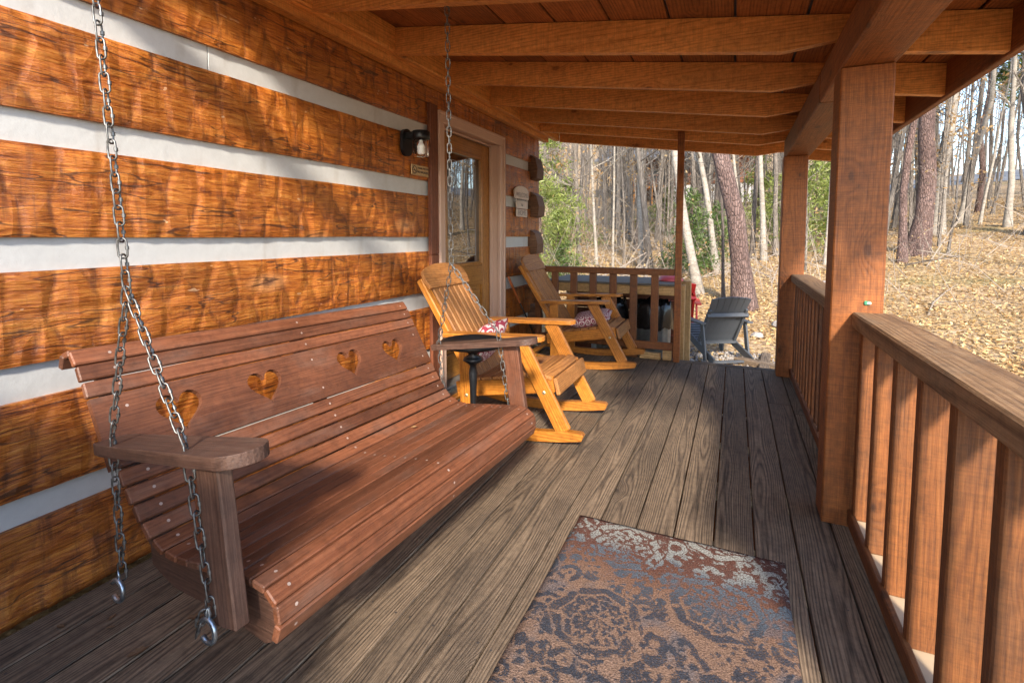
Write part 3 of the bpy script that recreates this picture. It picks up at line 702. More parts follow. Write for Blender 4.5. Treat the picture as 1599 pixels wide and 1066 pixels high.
for a, b in zip(prof[:-1], prof[1:]): cum.append(cum[-1]+(b-a).length)
def s_of(x, z):
    return cum[min(range(len(prof)), key=lambda i: (prof[i]-Vector((x-1.08, z, 0))).length)]
s_top, s_hg, s_hb, s_c, s_f, s_e = s_of(.405, .881), s_of(.48, .762), s_of(.58, .591), s_of(.745, .42), s_of(1.06, .446), cum[-1]
slots = []
def fill(a, b, n, kind):
    w = (b-a)/n
    for i in range(n): slots.append((a+i*w, a+(i+1)*w, kind))
fill(0, s_top, 2, 'n'); fill(s_top, s_hg, 3, 'b'); slots.append((s_hg, s_hb, 'heart')); fill(s_hb, s_c, 5, 'b'); fill(s_c, s_f, 7, 's'); fill(s_f, s_e, 4, 'f')
def heart(cx, cy, s):
    pts = []
    for i in range(28):
        t = 2*math.pi*i/28
        pts.append((cx+s*16*math.sin(t)**3/17., cy+s*(13*math.cos(t)-5*math.cos(2*t)-2*math.cos(3*t)-math.cos(4*t))/17.))
    return pts
scr_v, scr_f = [], []
def screw(p, n):
    base = len(scr_v); z = Vector(n).normalized(); x = Vector((0, 1, 0)); y = z.cross(x)
    for k in range(8):
        a = k*math.pi/4; scr_v.append(Vector(p)+x*.0042*math.cos(a)+y*.0042*math.sin(a))
    scr_f.append(tuple(base+k for k in range(8)))
for a, b, kind in slots:
    gap = {'s': .0025, 'f': .007, 'n': .004}.get(kind, .0055)
    pa, pb = at_s(prof, cum, a+gap/2), at_s(prof, cum, b-gap/2); tg_ = (pb-pa).normalized(); nr = Vector((-tg_.y, 0, tg_.x)); w = (pb-pa).length
    c = (pa+pb)/2; C3 = Vector((c.x, 0, c.y)) - nr*.009
    if kind == 'heart':
        hs = [heart(s-SL/2, .012, .068) for s in (.172, .452, .842, 1.112)]
        outl = [(-SL/2-.03, -w/2), (SL/2, -w/2), (SL/2, w/2), (-SL/2-.03, w/2)]
        X = Vector((0, 1, 0)); Y = Vector((-tg_.x, 0, -tg_.y)); Z = X.cross(Y)
        mm = Matrix((X, Y, Z)).transposed().to_4x4(); mm.translation = C3+Vector((0, SL/2, 0))
        prism('heart_board', outl, .018, M['swing'], swing, mm, holes=hs)
    else:
        ex = -.045*max(0., 1-a/s_c)
        board('slat', C3+Vector((0, ex, 0)), C3+Vector((0, SL, 0)), w, .018, M['swing'], swing, up=nr, b=.003)
    for yy in (.045, SL*.5, SL-.045):
        for q in ((-.3, .3) if kind == 'heart' else (0,)): screw(Vector((c.x, yy, c.y))+nr*.0006+Vector((tg_.x, 0, tg_.y))*w*q, nr)
so_ = mesh('screws', scr_v, scr_f, M['screw'], swing); so_['kind'] = 'stuff'
XZ = lambda y: Matrix(((1, 0, 0, 0), (0, 0, -1, y), (0, 1, 0, 0), (0, 0, 0, 1)))
seat_o = [(.64, .47), (.68, .435), (.74, .402), (.80, .396), (.92, .411), (1.05, .427), (1.105, .416), (1.128, .392), (1.131, .36), (1.118, .318), (1.085, .30), (.95, .318), (.75, .318), (.66, .35)]
top = [p for p, s in zip(prof, cum) if s_top*.3 < s < s_c*1.02]
def offs(pl, d):
    out = []
    for i in range(len(pl)):
        t = (pl[min(i+1, len(pl)-1)]-pl[max(i-1, 0)]).normalized(); out.append((pl[i].x+t.y*d, pl[i].y-t.x*d))
    return out
bo = offs(top, .019); bi = offs(top, .062)
for y in (.032, SL/2, SL-.032):
    prism('back_support', bo+bi[::-1], .03, M['swingarm_shaded'] if y < .1 else M['swing'], swing, XZ(y))  # near-end supports take the wood with shade in its colour
    prism('seat_support', [(x-1.08, z) for x, z in seat_o], .032, M['swingarm_shaded'] if y < .1 else M['swing'], swing, XZ(y+.0005))
for side, y in ((-1, -.032), (1, SL+.032)):
    # arm: rounded plank, narrow at the back
    L = .56; o2 = [(-L/2, -.034), (-L/2+.04, -.042), (L/2-.10, -.056), (L/2-.058, -.057)]+[(L/2-.056+.056*math.sin(a), -.056*math.cos(a)) for a in np.linspace(.15, math.pi-.15, 14)]+[(L/2-.058, .057), (L/2-.10, .056), (-L/2+.04, .042), (-L/2, .034)]
    p0, p1_ = Vector((.585-1.08, y, .662)), Vector((1.125-1.08, y, .743))
    X = (p1_-p0).normalized(); Y = Vector((0, 1, 0)); Z = X.cross(Y); mm = Matrix((X, Y, Z)).transposed().to_4x4(); mm.translation = (p0+p1_)/2
    arm = prism('arm', [(a, b*(1 if side > 0 else 1)) for a, b in o2], .028, M['swingarm_shaded'], swing, mm)
    board('arm_post', (1.0-1.08, y+.006*side, .705), (1.052-1.08, y+.006*side, .37), .034, .078, M['swing'] if side > 0 else M['swingarm_shaded'], swing, up=(1, 0, 0))  # near post is the darker copy, shade painted into the wood
    if side < 0:
        board('arm_bracket', (.93-1.08, y+.03, .70), (.945-1.08, y+.03, .50), .03, .085, M['swing'], swing, up=(1, 0, 0))
# chain
def link_mesh():
    vs, fs = [], []; pts = []; n = 18; a_, h_ = .0090, .0135
    for i in range(n):
        t = 2*math.pi*i/n; pts.append(Vector((a_*math.cos(t), 0, a_*math.sin(t)+(h_ if math.sin(t) > .001 else -h_ if math.sin(t) < -.001 else 0))))
    r = .0022; sd = 6
    for i in range(n):
        t = (pts[(i+1) % n]-pts[i-1]).normalized(); u = Vector((0, 1, 0)); w = t.cross(u)
        for k in range(sd): vs.append(pts[i]+(u*math.cos(k*math.pi*2/sd)+w*math.sin(k*math.pi*2/sd))*r)
    for i in range(n):
        for k in range(sd):
            a = i*sd+k; b = i*sd+(k+1) % sd; c = ((i+1) % n)*sd+(k+1) % sd; d = ((i+1) % n)*sd+k; fs.append((a, b, c, d))
    # the small wrap where the wire is tied
    base = len(vs); q = []
    for i in range(3):
        for k in range(10):
            al = k*math.pi*2/10; vs.append(Vector((.0090+.0042*math.cos(al)*.9, .0042*math.sin(al), -.004+.004*i)))
    for i in range(2):
        for k in range(10): a = base+i*10+k; b = base+i*10+(k+1) % 10; fs.append((a, b, b+10, a+10))
    me = bpy.data.meshes.new('link'); me.from_pydata(vs, [], fs); me.polygons.foreach_set('use_smooth', [True]*len(fs)); me.materials.append(M['chainm']); return me
LM = link_mesh(); PIT = .0355
def chain(p0, p1, parent, phase=0, sag=0.):
    p0, p1 = SWI @ Vector(p0), SWI @ Vector(p1); d = p1-p0; n = max(2, round(d.length/PIT)); ax = d.normalized()
    e = empty('chain', p0); e.parent = parent
    u = Vector((1, 0, 0)); u = (u-ax*u.dot(ax)).normalized(); w = ax.cross(u)
    rr = random.Random(int(p0.x*999)+phase)
    for i in range(n):
        a = (i+phase) % 2*math.pi/2+.6+rr.uniform(-.22, .22); X = u*math.cos(a)+w*math.sin(a); Y = ax.cross(X)
        m = Matrix((X, Y, ax)).transposed().to_4x4(); m.translation = d*((i+.5)/n)+Vector((0, 0, 0))
        link('link', LM, None, e, m)
    return e
def hook(p, parent):
    p = SWI @ Vector(p); pts = []
    for i in range(13):
        a = R(-60+i*24); pts.append(p+Vector((.025*math.sin(a)*.95, -.006, .025*math.cos(a)-.024)))
    tube('hook', pts, .0052, 7, M['hook'], parent)
    tube('shackle', [p+Vector((0, -.004, -.002)), p+Vector((.003, -.004, .012)), p+Vector((0, -.004, .026)), p+Vector((-.008, -.004, .012)), p+Vector((0, -.004, -.002))], .004, 6, M['hook'], parent)
JN = (.752, .655, 1.064); TN = (.70, .63, 2.176)
chain(JN, TN, swing); chain((.686, .648, .372), (.668, .652, .712), swing); chain((.668, .652, .712), JN, swing, 1)
chain((1.018, .64, .392), (.948, .645, .742), swing); chain((.948, .645, .742), JN, swing, 1)
hook((.686, .643, .372), swing); hook((1.02, .635, .392), swing)
chain((1.005, .632, .40), (.985, .628, .352), swing, 1)
JF = (.80, 1.97, 1.052); TF = (.84, 1.885, 2.158)
chain(JF, TF, swing); chain((.70, 2.055, .36), (.676, 2.05, .665), swing); chain((.676, 2.05, .665), JF, swing, 1)
chain((1.055, 2.055, .36), (1.0, 2.05, .735), swing); chain((1.0, 2.05, .735), JF, swing, 1)
hook((.70, 2.06, .36), swing); hook((1.055, 2.06, .36), swing)
for t in (TN, TF):
    p = SWI @ Vector(t); tube('eye_bolt', [p+Vector((0, 0, .035)), p+Vector((0, 0, .0)), p+Vector((.012, 0, -.012)), p+Vector((0, 0, -.024)), p+Vector((-.012, 0, -.012)), p], .004, 6, M['chainm'], swing)
# ---------------------------------------------------------------- rocking chairs
def rocking_chair():
    e = empty('rocking_chair')
    H = .275
    def cb(name, p0, p1, w, t, mat='chair', up=(0, 0, 1), b=.005): return board(name, p0, p1, w, t, M[mat], e, up, b)
    xs = np.linspace(.20, 1.25, 22); zb = lambda x: .21*(x-.74)**2
    outl = [(x-.74, zb(x)+.001) for x in xs]+[(1.262-.74, zb(1.25)+.03)]+[(x-.74, zb(x)+.062-.02*max(0, (abs(x-.74)-.42)/.1)) for x in xs[::-1]]
    for s in (-1, 1):
        prism('rocker', outl, .042, M['chair'], e, Matrix(((1, 0, 0, .74), (0, 0, -1, s*H), (0, 1, 0, 0), (0, 0, 0, 1))))
        cb('front_leg', (1.145, s*(H-.002), .088), (.865, s*(H-.002), .595), .03, .088, up=(1, 0, .5))
        cb('rear_leg', (.525, s*(H-.002), .055), (.515, s*(H-.002), .60), .03, .08, up=(1, 0, 0))
        # arm with a rounded front
        L = .64; o2 = [(-L/2, -.045), (L/2-.05, -.055)]+[(L/2-.05+.05*math.sin(a), -.055*math.cos(a)) for a in np.linspace(.3, math.pi-.3, 8)]+[(L/2-.05, .055), (-L/2, .045)]
        a0, a1 = Vector((.40, s*(H+.02), .598)), Vector((1.03, s*(H+.02), .622)); X = (a1-a0).normalized(); Y = Vector((0, 1, 0)); Z = X.cross(Y)
        mm = Matrix((X, Y, Z)).transposed().to_4x4(); mm.translation = (a0+a1)/2+Vector((0, 0, -.013))
        prism('arm', o2, .027, M['chair'], e, mm)
        cb('seat_rail', (.44, s*(H-.035), .235), (1.075, s*(H-.035), .342), .03, .095, up=(0, 0, 1))
        cb('back_stile', (.60, s*(H-.05), .215), (.175, s*(H-.035), .905), .052, .042, up=(.85, 0, .52))
        for (bx, bz) in ((1.03, .30), (.53, .22)):
            v, f = lathe([(.011, 0), (.011, .004), (.006, .007)], 8)
            mesh('bolt', v, f, M['brass'], e, T(bx, s*(H+.0135), bz) @ Matrix.Rotation(-s*math.pi/2, 4, 'X'))
    W2 = H-.03
    rise = (.342-.235)/(1.075-.44)
    for k in range(7):
        xc = .575+k*.074; zc = .235+.0475+rise*(xc-.44)+.010
        if k == 6: cb('seat_slat', (xc+.012, -W2-.02, zc-.008), (xc+.012, W2+.02, zc-.008), .072, .02, 'chairdull', up=(.28, 0, .95))
        else: cb('seat_slat', (xc, -W2-.02, zc), (xc, W2+.02, zc), .068, .02, 'chairdull', up=(-rise, 0, 1))
    cb('front_apron', (1.098, -W2-.025, .335), (1.098, W2+.025, .335), .024, .095, 'chairdull', up=(-.25, 0, 1))
    d = Vector((.175-.60, 0, .905-.215)).normalized(); nr = Vector((.85, 0, .52))
    for k in range(7):
        yc = -.186+k*.062; c0 = Vector((.61, yc*.93, .225)); c1 = c0+d*.80
        c1.y = yc
        cb('back_slat', c0+nr*.012, c1+nr*.012, .054, .018, 'chairdull', up=nr)
    # headrest
    o3 = [(-.245, -.075), (.245, -.075), (.262, -.02), (.255, .02)]+[(.255*math.cos(a), .025+.07*math.sin(a)) for a in np.linspace(.1, math.pi-.1, 14)]+[(-.255, .02), (-.262, -.02)]
    cpos = Vector((.60, 0, .215))+d*.80+nr*.035; X = Vector((0, 1, 0)); Y = d; Z = X.cross(Y)
    mm = Matrix((X, Y, Z)).transposed().to_4x4(); mm.translation = cpos
    prism('headrest', o3, .024, M['chairdull'], e, mm)
    cb('cross_brace', (.505, -H+.018, .30), (.505, H-.018, .30), .024, .07, up=(0, 0, 1)); cb('cross_brace', (.33, -H+.05, .62), (.33, H-.05, .62), .024, .06, up=d)
    cb('stretcher', (.30, -H, .10), (.30, H, .10), .05, .024)
    return e
c1 = rocking_chair(); c1.location = (0, 2.87, 0); c2 = copy_tree(c1)
tag(c1, 'golden wooden rocking chair in front of the cabin door, beside the swing', 'rocking chair', 'rocking chairs')
c2.location = (-.02, 4.51, 0); c2.rotation_euler = (0, 0, R(1.5))
tag(c2, 'golden wooden rocking chair standing against the end railing', 'rocking chair', 'rocking chairs')

def cushion(name, sx, sy, h, mat, loc, rot, label):
    n = 14; vs, fs = [], []
    for s in (1, -1):
        for i in range(n+1):
            for j in range(n+1):
                u, v = -1+2*i/n, -1+2*j/n
                k = max(0, (1-u**4)*(1-v**4))**.6; pin = 1-.07*(1-abs(u))*(abs(v)) ; pin2 = 1-.07*(1-abs(v))*abs(u)
                z = s*h*k+.006*mnoise.noise(Vector((u*2, v*2, s*3)))*k
                vs.append((u*sx*pin2, v*sy*pin, z))
    m = n+1
    for i in range(n):
        for j in range(n):
            a = i*m+j; fs.append((a, a+m, a+m+1, a+1)); b = a+m*m; fs.append((b, b+1, b+m+1, b+m))
    o = mesh(name, vs, fs, mat, smooth=True); o.location = loc; o.rotation_euler = rot
    return tag(o, label, 'pillow')
cushion('throw_pillow', .165, .165, .055, M['pillow1'], (.55, 2.80, .50), (0, R(-60), 0), 'red and cream damask pillow leaning in the rocking chair near the door')
cushion('throw_pillow', .18, .19, .06, M['pillow2'], (.80, 4.47, .425), (R(4), R(-12), R(8)), 'red and cream patterned pillow lying flat on the far rocking chair')

# ---------------------------------------------------------------- small porch things
t = empty('pedestal_table', (.73, 2.30, 0), label='small round black pedestal table between the swing and the rocking chair', cat='side table')
v, f = lathe([(.0, .600), (.165, .600), (.176, .606), (.178, .622), (.172, .626), (.16, .618), (.0, .616)], 32, False); mesh('table_top', v, f, M['black'], t, smooth=True)
v, f = lathe([(.03, .601), (.06, .585), (.045, .57), (.022, .555), (.05, .535), (.055, .52), (.03, .505), (.017, .49), (.024, .45), (.019, .38), (.016, .25), (.024, .14), (.018, .12), (.04, .09)], 16, True); mesh('stem', v, f, M['black'], t, smooth=True)
v, f = lathe([(.04, .09), (.07, .05), (.15, .018), (.16, .006), (.16, .001)], 28, True); mesh('base', v, f, M['black'], t, smooth=True)

ru = empty('area_rug', (1.805, 1.967, 0), label='worn damask rug in rust, grey and navy lying on the planks', cat='rug')
vs, fs = [], []; nx, ny = 30, 60
for j in range(ny+1):
    for i in range(nx+1):
        u, w = i/nx, j/ny
        x = (u-.5)*.762; y = -w*1.35
        ed = min(u, 1-u, w, 1-w); x += .003*mnoise.noise(Vector((w*9, 1, 0)))*(1 if ed < .02 else 0); y += .004*mnoise.noise(Vector((u*7, 5, 0)))*(1 if w < .02 else 0)
        vs.append((x, y, .010+.0012*mnoise.noise(Vector((x*9, y*9, 2)))-(.006 if ed == 0 else 0)))
for j in range(ny):
    for i in range(nx): a = j*(nx+1)+i; fs.append((a, a+nx+1, a+nx+2, a+1))
b0 = len(vs); ring = [i for i in range(nx+1)]+[j*(nx+1)+nx for j in range(1, ny+1)]+[ny*(nx+1)+i for i in range(nx-1, -1, -1)]+[j*(nx+1) for j in range(ny-1, 0, -1)]
for i in ring: vs.append((vs[i][0], vs[i][1], .001))
for k in range(len(ring)): fs.append((ring[k], ring[(k+1) % len(ring)], b0+(k+1) % len(ring), b0+k))
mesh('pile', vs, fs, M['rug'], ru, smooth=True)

la = empty('wall_lamp', (0, 2.725, 1.80), label='black wall lamp with a clear ribbed glass jar beside the door', cat='wall lamp')
o2 = [(.055*math.cos(a), .02+.055*math.sin(a)) for a in np.linspace(0, math.pi, 12)]+[(-.055*math.cos(a), -.045-.055*math.sin(a)) for a in np.linspace(0, math.pi, 12)]
YZ = lambda x, y, z: Matrix(((0, 0, 1, x), (1, 0, 0, y), (0, 1, 0, z), (0, 0, 0, 1)))
prism('backplate', o2, .022, M['black'], la, YZ(.018, -.01, .0))
v, f = lathe([(.0, .0), (.056, .0), (.058, .004), (.058, .046), (.054, .052), (.0, .052)], 24, False); mesh('cap', v, f, M['black'], la, T(.125, 0, .002), True)
board('arm', (.025, 0, .028), (.09, 0, .028), .07, .044, M['black'], la)
v, f = lathe([(.046, 0.)]+[(.050+.0012*(k % 2), -.008-.0085*k) for k in range(11)]+[(.046, -.108), (.02, -.113), (.0, -.114)], 28, False); mesh('glass_jar', v, f, M['jar'], la, T(.125, 0, 0), True)
v, f = lathe([(.014, 0), (.014, -.015), (.024, -.03), (.033, -.05), (.024, -.053), (.034, -.06), (.025, -.064), (.035, -.072), (.026, -.076), (.033, -.085), (.018, -.098), (.0, -.1)], 16, False); mesh('bulb', v, f, M['bulb'], la, T(.125, 0, 0), True)

def text(s, size, mat, parent, m, name='lettering'):
    c = bpy.data.curves.new(name, 'FONT'); c.body = s; c.size = size; c.align_x = 'CENTER'; c.align_y = 'CENTER'; c.extrude = .0006; c.materials.append(mat)
    o = bpy.data.objects.new('tmp', c); COL.objects.link(o); dg = bpy.context.evaluated_depsgraph_get(); me = bpy.data.meshes.new_from_object(o.evaluated_get(dg))
    bpy.data.objects.remove(o); me.materials.clear(); return link(name, me, mat, parent, m)
sg = empty('no_smoking_sign', (.010, 2.875, 1.626), label='small tan no smoking plaque on the log below the lamp', cat='sign')
board('plaque', (0, -.10, 0), (0, .10, 0), .008, .07, M['signtan'], sg, b=.002)
v, f = [], []
for k in range(24):
    a = k*math.pi/12
    for r_ in (.021, .027): v.append((.0052, -.068+r_*math.cos(a), r_*math.sin(a)))
for k in range(24): a = 2*k; b = 2*((k+1) % 24); f.append((a, a+1, b+1, b))
mesh('prohibition_ring', v, f, M['ink'], sg); board('slash', (.0052, -.068-.016, .016), (.0052, -.068+.016, -.016), .001, .006, M['ink'], sg); board('cigarette', (.0056, -.084, -.003), (.0056, -.054, -.003), .001, .005, M['ink'], sg)
text('THANK YOU FOR', .0165, M['ink'], sg, YZ(.006, .03, .016)); text('NO SMOKING', .021, M['ink'], sg, YZ(.006, .03, -.010))

ws = empty('welcome_sign', (.012, 4.62, 1.50), label='three hanging white welcome boards on the wall right of the door', cat='sign')
o2 = [(-.17, -.045), (.17, -.045), (.17, .03)]+[(.17*math.cos(a), .03+.055*math.sin(a)) for a in np.linspace(.15, math.pi-.15, 12)]+[(-.17, .03)]
prism('upper_board', o2, .014, M['sign'], ws, YZ(.01, 0, .095)); board('middle_board', (.01, -.135, -.005), (.01, .145, -.005), .014, .078, M['sign'], ws); board('lower_board', (.01, -.13, -.088), (.01, .14, -.088), .014, .076, M['sign'], ws)
text('WELCOME', .062, M['inkgrey'], ws, YZ(.018, 0, .09)); text('to', .05, M['ink'], ws, YZ(.018, 0, -.005)); text('HOME', .075, M['inkgrey'], ws, YZ(.018, 0, -.088))
tube('cord', [(.01, -.1, .05), (.01, -.1, -.12)], .002, 5, M['ink'], ws); tube('cord', [(.01, .1, .05), (.01, .1, -.12)], .002, 5, M['ink'], ws)

for k, (dy, nm) in enumerate(((0, 'roasting fork with orange handle leaning on the wall, the upper of two'), (.04, 'roasting fork with orange handle leaning on the wall, the lower of two'))):
    p = empty('roasting_fork', (.10, 4.86+dy, 0), label=nm, cat='roasting fork', group='forks leaning by the door')
    a = Vector((.03, 0, .002)); b = Vector((-.06+.01*k, -.60-.02*k, .80-.05*k)); d = (b-a)
    tube('shaft', [a, a+d*.7], .005, 6, M['black'], p); tube('handle', [a+d*.7, a+d*.72, a+d*.98, b], [.008, .012, .012, .008], 8, M['orange'], p)

pt = empty('potted_plant', (.50, 3.62, 0), label='dark red pot with thin green leaves between the two rocking chairs', cat='plant')
v, f = lathe([(.0, .001), (.10, .001), (.13, .15), (.14, .155), (.14, .18), (.12, .18), (.115, .15), (.0, .148)], 20, False); mesh('pot', v, f, M['terra'], pt, smooth=True)
rr = random.Random(6)
for k in range(26):
    a = rr.uniform(0, 6.28); r0 = rr.uniform(0, .06); h = rr.uniform(.10, .2); sp_ = rr.uniform(.04, .16); w = Vector((-math.sin(a), math.cos(a), 0))*.006; vs = []
    for q in range(4):
        t_ = q/3; c = Vector((math.cos(a)*(r0+sp_*t_**1.5), math.sin(a)*(r0+sp_*t_**1.5), .15+h*(t_-.35*t_*t_))); ww = w*(1-t_*.85); vs += [c-ww, c+ww]
    mesh('leaf', vs, [(0, 1, 3, 2), (2, 3, 5, 4), (4, 5, 7, 6)], M['green'], pt)

# fallen leaves on the deck
def leaf(loc, rz, s, label, mat='deckleaf'):
    s *= .8
    pts = [(-1, 0), (-.6, .35), (-.25, .3), (-.1, .6), (.2, .42), (.5, .45), (.7, .2), (1.1, 0), (.7, -.25), (.45, -.42), (.15, -.38), (-.1, -.55), (-.3, -.28), (-.65, -.3)]
    vs = [(0, 0, .002)]+[(x*s, y*s, .003+s*.35*abs(y)+s*.12*x*x) for x, y in pts]; n = len(pts)
    o = mesh('fallen_leaf', vs, [(0, 1+i, 1+(i+1) % n) for i in range(n)], M[mat]); o.location = loc; o.rotation_euler = (0, 0, rz); tag(o, label, 'leaf', 'dry leaves on the porch')
leaf((.497, .93, 0), .6, .03, 'brown dry leaf on the deck under the back of the swing'); leaf((.262, .824, 0), 2., .018, 'small dark leaf on the deck close to the wall')
leaf((.477, .778, 0), 1.2, .032, 'curled pale brown leaf on the deck below the near end of the swing'); leaf((.302, .80, 0), 4, .015, 'tiny dry leaf lying beside the small dark leaf'); leaf((.16, .74, 0), 3.3, .018, 'small leaf at the foot of the log wall')
P = SWM @ Vector((-.30, .93, .424)); leaf(P, 1., .016, 'pale leaf lying on the seat of the swing', 'tanleaf')

# ---------------------------------------------------------------- beyond the porch end
en = empty('trash_enclosure', (.85, 5.5, -.56), label='yellowish timber bin enclosure with grey top behind the end railing', cat='bin enclosure')
def eb(name, x0, x1, y0, y1, z0, z1, mat): return dbx(name, x0-.85, x1-.85, y0-5.5, y1-5.5, z0+.56, z1+.56, M[mat], .004, parent=en)
eb('post', 1.475, 1.555, 5.11, 5.19, -.6, .70, 'timber'); eb('post', .10, .18, 5.11, 5.19, -.6, .68, 'timber'); eb('post', 1.475, 1.555, 5.86, 5.94, -.6, .68, 'timber'); eb('post', .10, .18, 5.86, 5.94, -.6, .68, 'timber')
eb('front_beam', .18, 1.474, 5.13, 5.17, .59, .68, 'timber'); eb('rear_beam', .18, 1.474, 5.88, 5.92, .59, .68, 'timber')
for k in range(5): eb('top_board', .1, 1.47, 5.115+.165*k, 5.115+.165*k+.155, .683, .705, 'slate')
for k in range(8): eb('rear_board', .18, 1.474, 5.925, 5.945, -.5+.135*k, -.5+.135*k+.13, 'trimdark')
eb('floor_board', .1, 1.47, 5.2, 5.86, -.34, -.31, 'timber')
for i, x in enumerate((1.20, .72)):
    c = empty('trash_can', (x, 5.47, -.308), label=['galvanised trash can with a black bag, nearest the slim post', 'galvanised trash can with a black bag, behind the rocking chair'][i], cat='trash can', group='trash cans in the enclosure')
    prof_ = [(.17, 0.), (.172, .02), (.19, .55), (.197, .56), (.197, .575), (.19, .58)]
    vs, fs = [], []; sg_ = 60
    for r_, z_ in prof_:
        for k in range(sg_): a = 2*math.pi*k/sg_; q = r_+(.006*math.cos(k*math.pi*2/4) if .01 < z_ < .56 else 0); vs.append((q*math.cos(a), q*math.sin(a), z_))
    for j in range(len(prof_)-1):
        for k in range(sg_): a = j*sg_+k; b = j*sg_+(k+1) % sg_; fs.append((a, b, b+sg_, a+sg_))
    mesh('body', vs, fs, M['zinc'], c, smooth=True)
    vs, fs = [], []
    pr = [(.215, .52+.0), (.218, .60), (.215, .70), (.20, .76), (.185, .80), (.16, .74), (.0, .66)]
    for j, (r_, z_) in enumerate(pr):
        for k in range(48):
            a = 2*math.pi*k/48; w_ = mnoise.noise(Vector((math.cos(a)*4, math.sin(a)*4, j*1.3+i*9)))
            q = r_*(1+.09*w_); vs.append((q*math.cos(a), q*math.sin(a), z_+(.05*mnoise.noise(Vector((a*3, j, i)))) ))
    for j in range(len(pr)-1):
        for k in range(48): a = j*48+k; b = j*48+(k+1) % 48; fs.append((a, b, b+48, a+48))
    mesh('bag', vs, fs, M['bag'], c, smooth=True)
ld = empty('plastic_basin', (1.37, 5.52, .706), label='pinkish red upturned plastic basin on the bin enclosure', cat='basin')
v, f = lathe([(.0, .0), (.13, .0), (.135, .012), (.10, .05), (.06, .058), (.0, .06)], 20, False); mesh('shell', v, f, M['pink'], ld, smooth=True); board('handle', (-.03, 0, .068), (.03, 0, .068), .02, .016, M['pink'], ld)

def adirondack(mat, label, loc, rz):
    e = empty('adirondack_chair', loc, (0, 0, rz), label, 'garden chair', 'plastic garden chairs'); m = M[mat]
    for s in (-1, 1):
        board('side_rail', (.40, s*.265, .33), (-.46, s*.265, .045), .026, .10, m, e); board('front_leg', (.365, s*.30, 0), (.345, s*.30, .50), .026, .10, m, e, up=(1, 0, 0))
        board('back_stile', (-.02, s*.25, .20), (-.31, s*.25, .70), .035, .05, m, e, up=(.86, 0, .5)); L = .74
        o2 = [(-L/2, -.04), (-.05, -.06), (L/2-.06, -.07)]+[(L/2-.06+.06*math.sin(a), -.07*math.cos(a)) for a in np.linspace(.3, math.pi-.3, 8)]+[(L/2-.06, .07), (-.05, .06), (-L/2, .04)]
        prism('arm', o2, .024, m, e, T(.085, s*.325, .515))
        board('rear_leg', (-.30, s*.30, 0.03), (-.20, s*.30, .50), .026, .07, m, e, up=(1, 0, 0))
    for k in range(8):
        f = k/7; x = .41-.44*f; board('seat_slat', (x, -.285, .385-.155*f), (x, .285, .385-.155*f), .048, .018, m, e, up=(-.3, 0, 1))
    for k in range(6):
        y = -.205+.082*k; top = .90-.36*(.0902*(k-2.5))**2*1.15; d = Vector((-.50, 0, .866)); c0 = Vector((-.005, y*.85, .20)); c1 = c0+d*(top-.20)/.866*.93; c1.y = y*1.1
        X = (c1-c0).normalized(); Z = Vector((.866, 0, .5)); Y = Z.cross(X); Lb = (c1-c0).length
        ar = lambda yy: -.42*(yy*yy)
        tl = [(Lb+.02+ar(y*1.1-q)-ar(y*1.1)-(.0 if abs(k-2.5) < 2 else .0), q) for q in (-.043, -.02, 0, .02, .043)]
        mm = Matrix((X, Y, Z)).transposed().to_4x4(); mm.translation = c0
        prism('back_slat', [(0, -.036), *[(a, b) for a, b in tl], (0, .036)], .016, m, e, mm)
    board('back_brace', (-.285, -.285, .615), (-.285, .285, .615), .05, .055, m, e, up=(.5, 0, .866)); board('lower_brace', (-.06, -.275, .215), (-.06, .275, .215), .06, .03, m, e)
    board('stretcher', (-.44, -.28, .045), (-.44, .28, .045), .05, .03, m, e)
    return e
adirondack('blue', 'slate blue plastic adirondack chair seen from behind beyond the steps', (1.78, 7.25, float(tz(1.78, 7.25))+.02), R(121))
adirondack('red', 'red plastic adirondack chair mostly hidden behind the slim post', (1.13, 8.5, float(tz(1.13, 8.5))+.02), R(100))
st = empty('porch_steps', (1.95, 5.25, -.56), label='wooden steps going down from the porch end', cat='steps')
for k in range(2):
    board('tread', (-.38, -.12+.28*k, .37-.19*k), (.38, -.12+.28*k, .37-.19*k), .27, .035, M['deck'], st)
for s in (-.39, .39): board('stringer', (s, -.28, .40), (s, .42, -.02), .04, .18, M['rail'], st)
for k, (p0, p1_, nm) in enumerate((((2.05, 7.05), (2.55, 6.75), 'short weathered landscape timber on the ground right of the blue chair'), ((2.35, 6.6), (2.42, 7.5), 'second landscape timber lying behind the blue chair'))):
    zz = float(tz(*p0)); e = empty('landscape_timber', (p0[0], p0[1], zz), label=nm, cat='timber', group='landscape timbers')
    board('beam', (0, 0, .05), (p1_[0]-p0[0], p1_[1]-p0[1], .05), .12, .1, M['deck'], e, b=.012); board('end_cap', (-.004, .0, .05), (.0, 0, .05), .1, .08, M['railtop'], e)

for o in list(bpy.data.objects):
    if o.type == 'MESH' and o.name.split('.')[0] in ('arm', 'headrest', 'rocker'):
        b_ = o.modifiers.new('edge', 'BEVEL'); b_.width = .0055; b_.segments = 2; b_.limit_method = 'ANGLE'; b_.angle_limit = R(50)
